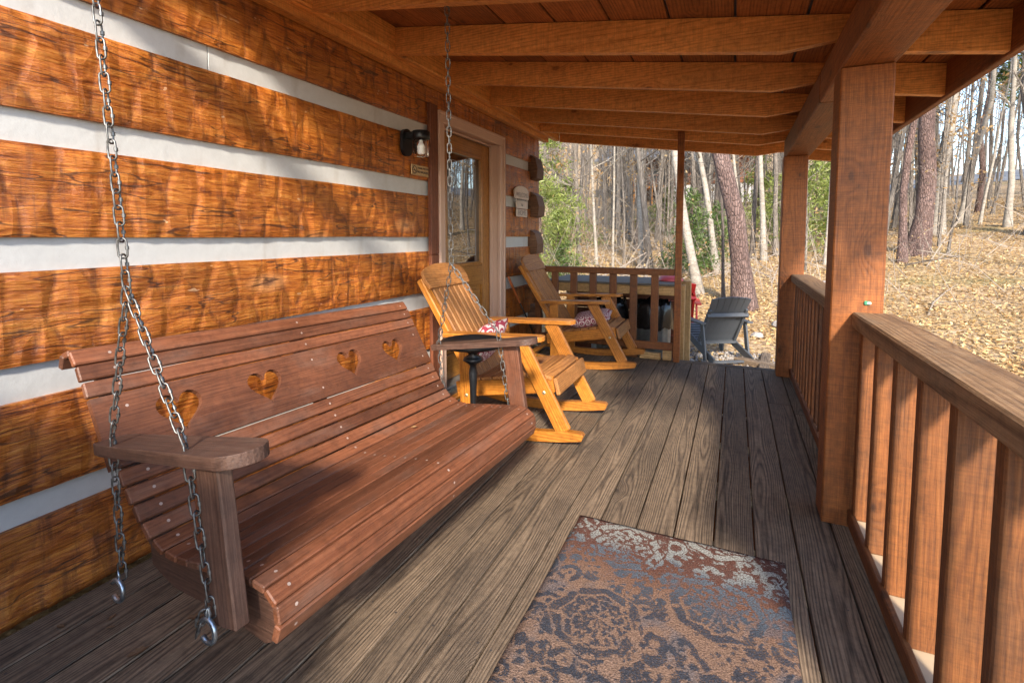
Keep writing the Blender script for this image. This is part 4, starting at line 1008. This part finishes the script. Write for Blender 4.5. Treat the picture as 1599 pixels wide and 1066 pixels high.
# ---------------------------------------------------------------- woods
CR = Vector((.912, .41, 0))      # to the right as seen from the porch
def quads(centres, size, rs, flat=False, asp=.6):
    n = len(centres); c = np.asarray(centres, np.float32)
    a = rs.normal(size=(n, 3)); 
    if flat: a[:, 2] *= .35
    a /= np.linalg.norm(a, axis=1)[:, None]+1e-9
    b = rs.normal(size=(n, 3)); b -= (b*a).sum(1)[:, None]*a; b /= np.linalg.norm(b, axis=1)[:, None]+1e-9
    if flat: b[:, 2] *= .35
    s = (size*rs.uniform(.6, 1.4, n))[:, None]; a = a*s; b = b*s*asp
    V = np.stack([c-a, c+b*.8-a*.1, c+a, c-b*.8+a*.1], 1).reshape(-1, 3)
    return V, np.arange(4*n).reshape(-1, 4)
def tree(label, x, y, diam, H, lean=0., bk='barkgrey', seed=0, bstart=.3, nbr=20, leaf=None, nleaf=0, name='bare_tree', cat='tree', group=None, lsize=.05, curve=0., wig=1., lean_y=0., blen=.24):
    rr = random.Random(seed*7+1); z0 = float(tz(x, y))-.06
    e = empty(name, (x, y, z0), label=label, cat=cat, group=group)
    n = 16; pts, rad = [], []
    for i in range(n+1):
        t = i/n; h = H*t
        hh = min(h, 5.)+.35*max(0, h-5.)
        off = CR*(lean*hh+curve*hh*hh)+Vector((0, lean_y*hh, 0))
        w = Vector((mnoise.noise(Vector((h*.35, seed, 0))), mnoise.noise(Vector((h*.35, seed, 7))), 0))*.16*wig*min(1, h/1.5)*(.5+diam*2)
        pts.append(Vector((0, 0, h))+off+w); fl = 1+.45*math.exp(-h/.25)
        rad.append(diam/2*fl*(1-.86*t**.9)+.004)
    vs, fs = [], []; tube_into(vs, fs, pts, rad, 10 if diam > .12 else 7)
    mesh('trunk', vs, fs, M[bk], e, smooth=True)
    vs, fs, tips = [], [], []
    def pt(t):
        q = t*n; i = min(int(q), n-1); return pts[i].lerp(pts[i+1], q-i), rad[i]+(rad[i+1]-rad[i])*(q-i)
    def limb(p, d, L, r, lev):
        k = 4 if lev == 0 else 3; path = [p]; rads = [r]; q = p.copy(); dd_ = d.normalized()
        for i in range(k):
            dd_ = (dd_+Vector((rr.uniform(-.3, .3), rr.uniform(-.3, .3), rr.uniform(-.12, .26)))).normalized(); q = q+dd_*L/k; path.append(q.copy()); rads.append(max(.0016, r*(1-.8*(i+1)/k)))
        tube_into(vs, fs, path, rads, 5 if lev == 0 and r > .02 else 3)
        if lev >= 1: tips.extend(path[1:])
        if lev < 2:
            for j in range(4 if lev == 0 else 2):
                t = rr.uniform(.3, 1.); i = min(int(t*k), k-1); s = path[i].lerp(path[i+1], t*k-i)
                nd = (dd_+Vector((rr.uniform(-1, 1), rr.uniform(-1, 1), rr.uniform(-.3, .8)))).normalized()
                limb(s, nd, L*rr.uniform(.35, .6), max(.0018, r*.4), lev+1)
    for b in range(nbr):
        t = bstart+(1-bstart)*(b+rr.random())/nbr; p, r = pt(min(t, .995)); a = rr.uniform(0, 6.283)
        limb(p, Vector((math.cos(a), math.sin(a), rr.uniform(.2, 1.))), H*blen*(1.05-t*.7)*rr.uniform(.5, 1.1), max(.003, r*.42), 0)
    crown = mesh('crown', vs, fs, M[bk] if bk != 'barkpine' else M['barkdark'], e)
    if leaf:
        rs = np.random.RandomState(seed); idx = rs.randint(0, len(tips), nleaf); C_ = np.array([tuple(tips[i]) for i in idx])+rs.normal(0, .07, (nleaf, 3))
        V, F = quads(C_, lsize, rs); lf = fast_mesh('leaves', V, F, M[leaf], crown); lf['kind'] = 'stuff'
    return e
def pine(label, x, y, H, Rr, seed, mat='needle', diam=.15, n=5200, z0=.12, size=.085, name='pine_tree', cat='tree', group=None, trunk='barkpine', sparse=False):
    rr = random.Random(seed); rs = np.random.RandomState(seed); zb = float(tz(x, y))-.05
    e = empty(name, (x, y, zb), label=label, cat=cat, group=group)
    vs, fs = [], []; pts = [Vector((.06*H*mnoise.noise(Vector((seed, i*.4, 0))), .06*H*mnoise.noise(Vector((seed, 9, i*.4))), H*i/8)) for i in range(9)]
    pts[0] = Vector((0, 0, 0)); tube_into(vs, fs, pts, [diam/2*(1-.9*i/8)+.004 for i in range(9)], 8); mesh('trunk', vs, fs, M[trunk], e, smooth=True)
    vs, fs, cl = [], [], []
    nb = 46 if not sparse else 26
    for b in range(nb):
        t = z0+(1-z0)*(b+rr.random())/nb; i = min(int(t*8), 7); p = pts[i].lerp(pts[i+1], t*8-i); a = rr.uniform(0, 6.283); L = Rr*(1.08-t)*rr.uniform(.55, 1.15)+.05
        d = Vector((math.cos(a), math.sin(a), rr.uniform(-.12, .35))); path = [p+d*L*q+Vector((0, 0, -.12*L*q*q)) for q in (0, .33, .66, 1)]
        tube_into(vs, fs, path, [.012*H*.12+.003, .006, .004, .002], 3)
        for q in range(int(3+9*L/max(Rr, .1))):
            u = rr.uniform(.3, 1.02); i2 = min(int(u*3), 2); c = path[i2].lerp(path[i2+1], min(1, u*3-i2)); cl.append((c+Vector((rr.gauss(0, .12*L), rr.gauss(0, .10*L), rr.gauss(0, .05*L))), .05+.10*L))
    crown = mesh('crown', vs, fs, M['barkdark'], e)
    per = max(4, n//len(cl)); C_ = np.concatenate([np.array(tuple(c))+rs.normal(0, s*.8, (per, 3)) for c, s in cl])
    V, F = quads(C_, size, rs, False, .28); lf = fast_mesh('foliage', V, F, M[mat], crown); lf['kind'] = 'stuff'
    return e
# trees one can tell apart (position, girth and lean as they stand on the slope)
tree('thick dark reddish pine trunk leaning left behind the blue chair', 2.20, 10.64, .36, 15, -.18, 'barkpine', 1, .42, 22, name='pine_tree')
tree('pale smooth trunk leaning left, right of the slim post', 1.30, 11.70, .19, 12, -.21, 'barkpale', 2, .3, 22, curve=.004)
tree('thin dark sapling between the pale leaning trunk and the thick pine', 1.80, 11.44, .065, 7, -.06, 'barkdark', 3, .3, 16, wig=2.2)
tree('forked pale trunk leaning left behind the thin sapling', 1.56, 14.92, .17, 13, -.17, 'barkpale', 4, .2, 20)
tree('slim pale trunk just right of the thick pine, near a darker one', 2.18, 17.74, .11, 11, -.10, 'barkpale', 5, .3, 16)
tree('slim dark straight trunk right of the thick pine', 2.50, 17.30, .14, 13, .02, 'barkdark', 6, .35, 16)
tree('pale straight trunk midway between the thick pine and the far post', 2.81, 16.88, .16, 13, -.07, 'barkpale', 7, .35, 16)
tree('grey trunk just left of the far square post', 3.20, 17.83, .15, 12, -.04, 'barkgrey', 8, .3, 16)
tree('brown trunk with tan dead leaves at the left above the rocking chair', -2.47, 15.18, .17, 9, -.05, 'barkgrey', 9, .18, 30, 'tanleaf', 1500, lsize=.055, blen=.3)
tree('forked thin pale sapling above the end railing, left of centre', -1.92, 15.20, .10, 9, -.06, 'barkpale', 10, .25, 20)
tree('very thin pale upright sapling above the end railing', -1.40, 15.11, .07, 10, .0, 'barkpale', 11, .35, 14, wig=.5)
tree('thin grey sapling behind the end railing with tan leaves low down', -1.05, 15.0, .065, 8, -.03, 'barkgrey', 12, .2, 18, 'tanleaf', 500)
tree('dark slender trunk at the left centre of the woods', -1.36, 18.6, .17, 14, .05, 'barkdark', 13, .3, 18)
tree('straight pale grey trunk left of the slim post', -.55, 15.11, .16, 14, -.03, 'barkpale', 14, .35, 18)
tree('brown trunk leaning left, nearest on the left of the slim post', -.22, 14.6, .19, 13, -.10, 'barkgrey', 15, .22, 22, curve=-.004)
tree('thin forked sapling seen just left of the slim post', .10, 15.2, .075, 7, -.14, 'barkgrey', 16, .25, 18)
tree('dark straight trunk closest to the foreground post on the right slope', 6.00, 16.03, .19, 15, .0, 'barkpine', 17, .5, 16)
tree('thickest reddish brown trunk on the right slope', 6.59, 17.18, .46, 18, .05, 'barkpine', 18, .45, 24)
tree('stout pale grey trunk right of the thick reddish trunk', 8.19, 21.16, .36, 18, .05, 'barkpale', 19, .42, 24)
tree('white slender trunk leaning right on the right slope', 9.53, 23.46, .22, 14, .16, 'barkpale', 20, .4, 18)
tree('pale upright trunk near the right edge with small forks', 10.06, 21.37, .19, 12, -.03, 'barkpale', 21, .3, 20)
tree('thin crooked sapling in front of the stout pale trunk', 7.23, 17.01, .06, 6, .06, 'barkgrey', 22, .2, 16, 'tanleaf', 220, wig=2.4)
tree('thin pale pole leaning right behind the white slender trunk', 9.79, 22.63, .09, 9, .14, 'barkpale', 23, .3, 12)
tree('dark thin pole leaning right between two pale trunks', 11.16, 25.58, .10, 10, .16, 'barkgrey', 24, .3, 12)
tree('gnarled thick pale tree at the right frame edge', 10.05, 19.6, .44, 14, -.04, 'barkgrey', 25, .16, 26, curve=.0, wig=2.2, blen=.34)
tree('dark grey trunk hidden partly behind the stout pale trunk', 8.35, 23.6, .24, 14, .05, 'barkdark', 26, .4, 16)
tree('thin twig-like sapling seen between the two square posts', 3.70, 15.00, .05, 6, -.02, 'barkgrey', 27, .2, 14, wig=1.8)
tree('pale thin trunk next to the foreground post, seen between posts', 4.24, 15.87, .07, 9, .03, 'barkpale', 28, .3, 14)
tree('dark trunk behind the leaning pale trunk right of the slim post', 1.35, 18.9, .2, 15, .03, 'barkdark', 29, .4, 18)
tree('pair of thin pale trunks left of the leaning trunk, the taller', .95, 20.5, .13, 14, -.02, 'barkpale', 30, .35, 16)
tree('pair of thin pale trunks left of the leaning trunk, the shorter', 1.15, 21.3, .12, 11, -.06, 'barkpale', 31, .35, 16)
tree('thin dark tree with rust leaves behind the forked pale trunk', 1.9, 22., .12, 9, .04, 'barkdark', 32, .25, 20, 'tanleaf', 700, lsize=.06)
tree('rust leaved sapling beside the thick reddish trunk', 7.5, 18.6, .07, 6, .03, 'barkgrey', 33, .25, 20, 'tanleaf', 500, lsize=.055)
tree('slim grey tree with a few rust leaves behind the white trunk', 10.4, 26., .13, 13, .02, 'barkgrey', 34, .3, 20, 'tanleaf', 600, lsize=.08)
for k, (x, y, nm) in enumerate(((12.5, 18.5, 'nearest'), (14., 22., 'middle'), (15.5, 27., 'farthest'), (11.2, 14.2, 'lowest'), (9.3, 11.0, 'leaning'))):
    tree('tall grey trunk outside the frame, mirrored in the door glass, the %s one' % nm, x, y, .24+.05*(k % 2), 15, .03*(k-2), 'barkgrey' if k % 2 else 'barkpale', 40+k, .35, 18)
# evergreens
pine('tall bright green pine at the left end of the woods', -3.75, 14.4, 8.5, 2.0, 61, 'green', .16, 14000, .1, .065)
pine('second green pine close to the cabin corner', -3.6, 11.5, 7.5, 1.5, 62, 'green', .12, 11000, .1, .06)
pine('low green evergreen bush under the tan leaved tree', -2.7, 13.7, 1.9, 1.1, 63, 'green', .05, 2600, .08, .06, 'evergreen_bush', 'bush')
pine('low evergreen bush behind the rocking chair headrest', -2.1, 12.6, 1.1, .9, 64, 'needle', .04, 1800, .08, .05, 'evergreen_bush', 'bush')
pine('dark green feathery conifer left of the leaning pale trunk', .95, 14.0, 2.3, 1.0, 65, 'needle', .06, 3400, .06, .06, 'young_conifer', 'conifer')
pine('small feathery conifer right behind the leaning pale trunk', 1.45, 15.5, 1.9, .9, 66, 'needle', .05, 2600, .06, .06, 'young_conifer', 'conifer')
pine('bright green young conifer seen between the two square posts', 4.3, 18.3, 3.4, 1.3, 67, 'green', .07, 3600, .08, .08, 'young_conifer', 'conifer')
pine('yellow green sapling conifer on the slope behind the thick pine', 2.9, 25., 4.0, 1.5, 68, 'green', .08, 2600, .1, .1, 'young_conifer', 'conifer')
pine('loose yellow green bush right of the thick pine on the slope', 3.35, 20.5, 2.6, 1.5, 71, 'green', .05, 2200, .1, .07, 'leafy_bush', 'bush')
pine('light green bush left of the foreground post, between the posts', 5.1, 21.5, 3.2, 1.7, 72, 'green', .06, 2600, .1, .08, 'leafy_bush', 'bush')
pine('low yellow green bush under the far cabin', -.9, 24., 2.2, 1.6, 73, 'green', .05, 2200, .1, .08, 'leafy_bush', 'bush')
pine('pale green bush in the left woods behind the tan leaved tree', -4.2, 19., 2.8, 1.7, 74, 'green', .05, 2400, .1, .08, 'leafy_bush', 'bush')
pine('tall sparse pine against the sky on the right', 11.2, 27., 13, 3.2, 69, 'needle', .22, 6000, .42, .13, sparse=True)
pine('farther sparse pine against the sky at the right edge', 15.5, 33., 14, 3.4, 70, 'green', .22, 6000, .38, .15, sparse=True)
# woods farther back: one mass
rr = random.Random(77); vs, fs = [], []
TW = []
for k in range(1000):
    d = 20+75*rr.random()**1.1; s = rr.uniform(-.42, .85)
    if k > 900: d = rr.uniform(19, 36); s = rr.uniform(-.24, .0)
    x = 1.99+s*d; y = d
    if -7 < x < 2 and 36 < y < 47 and rr.random() < .8: continue
    if s > .3 and rr.random() < .42: continue
    z = float(tz(x, y))-.1; H = rr.uniform(8, 17); r = rr.uniform(.022, .075); ln = Vector((rr.gauss(0, .06), rr.gauss(0, .05), 1)); P0 = Vector((x, y, z)); path = [P0+ln*H*q+Vector((rr.gauss(0, .12), rr.gauss(0, .12), 0))*(q > 0) for q in (0, .3, .6, 1)]
    tube_into(vs, fs, path, [r*1.2, r, r*.7, r*.15], 5)
    for b in range(rr.randint(9, 16)):
        t = rr.uniform(.12, 1); i = min(int(t*3), 2); p = path[i].lerp(path[i+1], t*3-i); a = rr.uniform(0, 6.28); L = H*.2*(1.1-t*.6)*rr.uniform(.4, 1.1); dv = Vector((math.cos(a), math.sin(a), rr.uniform(.2, 1.2))).normalized(); m_ = p+dv*L*.5+Vector((rr.gauss(0, .12), rr.gauss(0, .12), .05)); q_ = p+dv*L+Vector((0, 0, L*.25))
        tube_into(vs, fs, [p, m_, q_], [r*.32+.004, r*.2+.003, .004], 3)
        for c in range(3):
            v_ = m_.lerp(q_, rr.random()); tube_into(vs, fs, [v_, v_+Vector((rr.uniform(-1, 1), rr.uniform(-1, 1), rr.uniform(0, 1))).normalized()*L*.45], [r*.14+.003, .003], 3); TW.append(tuple(v_))
tag(mesh('distant_woods', vs, fs, M['barkgrey']), 'mass of thin bare grey trunks filling the hillside', 'woods', kind='stuff')
rs = np.random.RandomState(8); TW = np.array(TW); sel = TW[rs.randint(0, len(TW), 5200)]+rs.normal(0, .25, (5200, 3)); V, F = quads(sel, .10, rs)
tag(fast_mesh('hanging_leaves', V, F, M['tanleaf']), 'scattered tan dead leaves hanging in the far trees', 'leaves', kind='stuff')
# brush: thin sticks standing and lying on the slope
vs, fs = [], []; tips = []
for k in range(900):
    d = 10.5+20*rr.random(); s = rr.uniform(-.42, .5)
    if s > .18 and rr.random() < .6: continue
    x = 1.99+s*d; y = d; P0 = Vector((x, y, float(tz(x, y))-.03)); up = rr.random() < .7
    dv = Vector((rr.gauss(0, .35), rr.gauss(0, .35), 1 if up else .12)).normalized(); L = rr.uniform(.5, 2.2); m_ = P0+dv*L*.5+Vector((rr.gauss(0, .06), rr.gauss(0, .06), 0)); q_ = P0+dv*L; r = rr.uniform(.004, .011) if up else rr.uniform(.01, .035)
    tube_into(vs, fs, [P0, m_, q_], [r, r*.7, r*.3], 3)
    for c in range(3):
        v_ = P0.lerp(q_, rr.uniform(.3, 1)); e_ = v_+Vector((rr.uniform(-1, 1), rr.uniform(-1, 1), rr.uniform(-.1, .9))).normalized()*L*rr.uniform(.2, .45); tube_into(vs, fs, [v_, e_], [r*.5, .002], 3); tips.append(tuple(e_))
tag(mesh('brush', vs, fs, M['twig']), 'tangle of thin bare brush and fallen sticks on the slope', 'brush', kind='stuff')
tips = np.array(tips); sel = tips[rs.randint(0, len(tips), 2600)]+rs.normal(0, .06, (2600, 3)); V, F = quads(sel, .035, rs); tag(fast_mesh('brush_leaves', V, F, M['tanleaf']), 'small dead leaves clinging to the brush', 'leaves', kind='stuff')
# leaf litter
N = 150000; d = 5.3+27*rs.rand(N)**1.3; s = rs.uniform(-.45, .8, N); lx = 1.99+s*d; ly = d
k = (ly > 5.3) | (lx > 3.2); near = rs.rand(26000, 2)*np.array([9., 9.])+np.array([2.9, -1.]); lx = np.concatenate([lx[k], near[:, 0]]); ly = np.concatenate([ly[k], near[:, 1]])
ok = ~((lx < 1.7) & (ly < 6.1)); ok &= ~((lx > 1.2) & (lx < 2.6) & (ly < 8.3) & (rs.rand(len(lx)) < .75)); lx, ly = lx[ok], ly[ok]
C_ = np.stack([lx, ly, tz(lx, ly)+rs.uniform(.01, .05, len(lx))], 1); V, F = quads(C_, .034, rs, True, .75)
tag(fast_mesh('fallen_leaves', V, F, M['deadleaf']), 'dry brown leaves covering the ground', 'leaves', kind='stuff')
# gravel by the steps
ico = np.array([(1, 0, 0), (-1, 0, 0), (0, 1, 0), (0, -1, 0), (0, 0, 1), (0, 0, -1)], float); fi = np.array([(0, 2, 4), (2, 1, 4), (1, 3, 4), (3, 0, 4), (2, 0, 5), (1, 2, 5), (3, 1, 5), (0, 3, 5)])
n = 2600; gx_ = rs.uniform(.9, 2.5, n); gy_ = rs.uniform(5.4, 7.6, n); sc = rs.uniform(.012, .034, n); c = np.stack([gx_, gy_, tz(gx_, gy_)+.012], 1)
V = (c[:, None, :]+ico[None]*sc[:, None, None]*rs.uniform(.6, 1.3, (n, 6, 1))).reshape(-1, 3); F = (fi[None]+6*np.arange(n)[:, None, None]).reshape(-1, 3)
tag(fast_mesh('gravel', V, F, M['stone']), 'grey gravel around the blue chair', 'gravel', kind='stuff')
# rocks
rr = random.Random(31)
for k, (x, y, s_, nm) in enumerate(((2.75, 9.4, .16, 'grey stone on the ground right of the blue chair'), (2.35, 8.6, .10, 'small stone beside the thick pine base'), (3.9, 13.2, .2, 'mossy rock on the slope left of the far post'))):
    v, f = lathe([(.0, -.4), (.7, -.3), (1., .0), (.8, .35), (.45, .55), (.0, .6)], 12, False); v = [tuple(np.array(p)*s_*(1+.25*mnoise.noise(Vector(p)*1.7+Vector((k*5, 0, 0))))) for p in v]
    o = mesh('rock', v, f, M['stone']); o.location = (x, y, float(tz(x, y))+.03); tag(o, nm, 'rock')

# ---------------------------------------------------------------- neighbouring cabin up the hill
nb = empty('neighbour_cabin', (-2.4, 40, 3.0), label='far log cabin with a raised orange deck up the hill', cat='cabin')
def nbx(name, x0, x1, y0, y1, z0, z1, mat, parent=None): return dbx(name, x0+2.4, x1+2.4, y0-40, y1-40, z0-3, z1-3, M[mat], .02, parent=parent or nb)
nbx('foundation', -2.6, 3.2, 40, 46, 2.6, 5.05, 'cwhite'); nbx('core', -5.2, 3.1, 41.6, 46, 5.0, 7.6, 'cdark')
for k in range(9): nbx('log', -2.55, 3.2, 39.95, 40.2, 5.06+.285*k, 5.06+.285*k+.26, 'clogs'); nbx('log', -5.3, -2.58, 41.35, 41.6, 5.06+.285*k, 5.06+.285*k+.26, 'clogs')
w = nbx('window', -4.3, -2.9, 41.28, 41.36, 5.5, 6.5, 'cwhite'); 
for a in (-4.22, -3.57): nbx('pane', a, a+.6, 41.24, 41.285, 5.58, 6.42, 'cglass')
nbx('deck', -5.4, -2.6, 39.2, 41.3, 4.86, 5.04, 'cgold')
for k in range(12): nbx('deck_baluster', -5.35+.245*k, -5.28+.245*k, 39.22, 39.28, 5.05, 5.75, 'clogs')
nbx('deck_rail', -5.4, -2.6, 39.2, 39.3, 5.75, 5.84, 'clogs')
for x in (-5.3, -4.0, -2.75): nbx('deck_post', x, x+.14, 39.25, 39.4, 2.2, 4.85, 'cgold'); nbx('roof_post', x, x+.12, 39.25, 39.38, 5.05, 7.0, 'clogs')
board('roof', (-1.0, -1.6, 3.98), (-1.0, 3.0, 5.6), 9.6, .12, M['shingle'], nb, up=(0, -.35, 1)); board('roof', (-1.0, 6.6, 3.98), (-1.0, 3.0, 5.6), 9.6, .12, M['shingle'], nb, up=(0, .4, 1))
for k in range(6): nbx('eave_board', -5.6, 3.6, 38.5+.25*k, 38.72+.25*k, 6.95+.08*k, 7.0+.08*k, 'cdark')
nbx('bank', -6.2, -2.6, 42, 46, 2.6, 5.0, 'cdark')
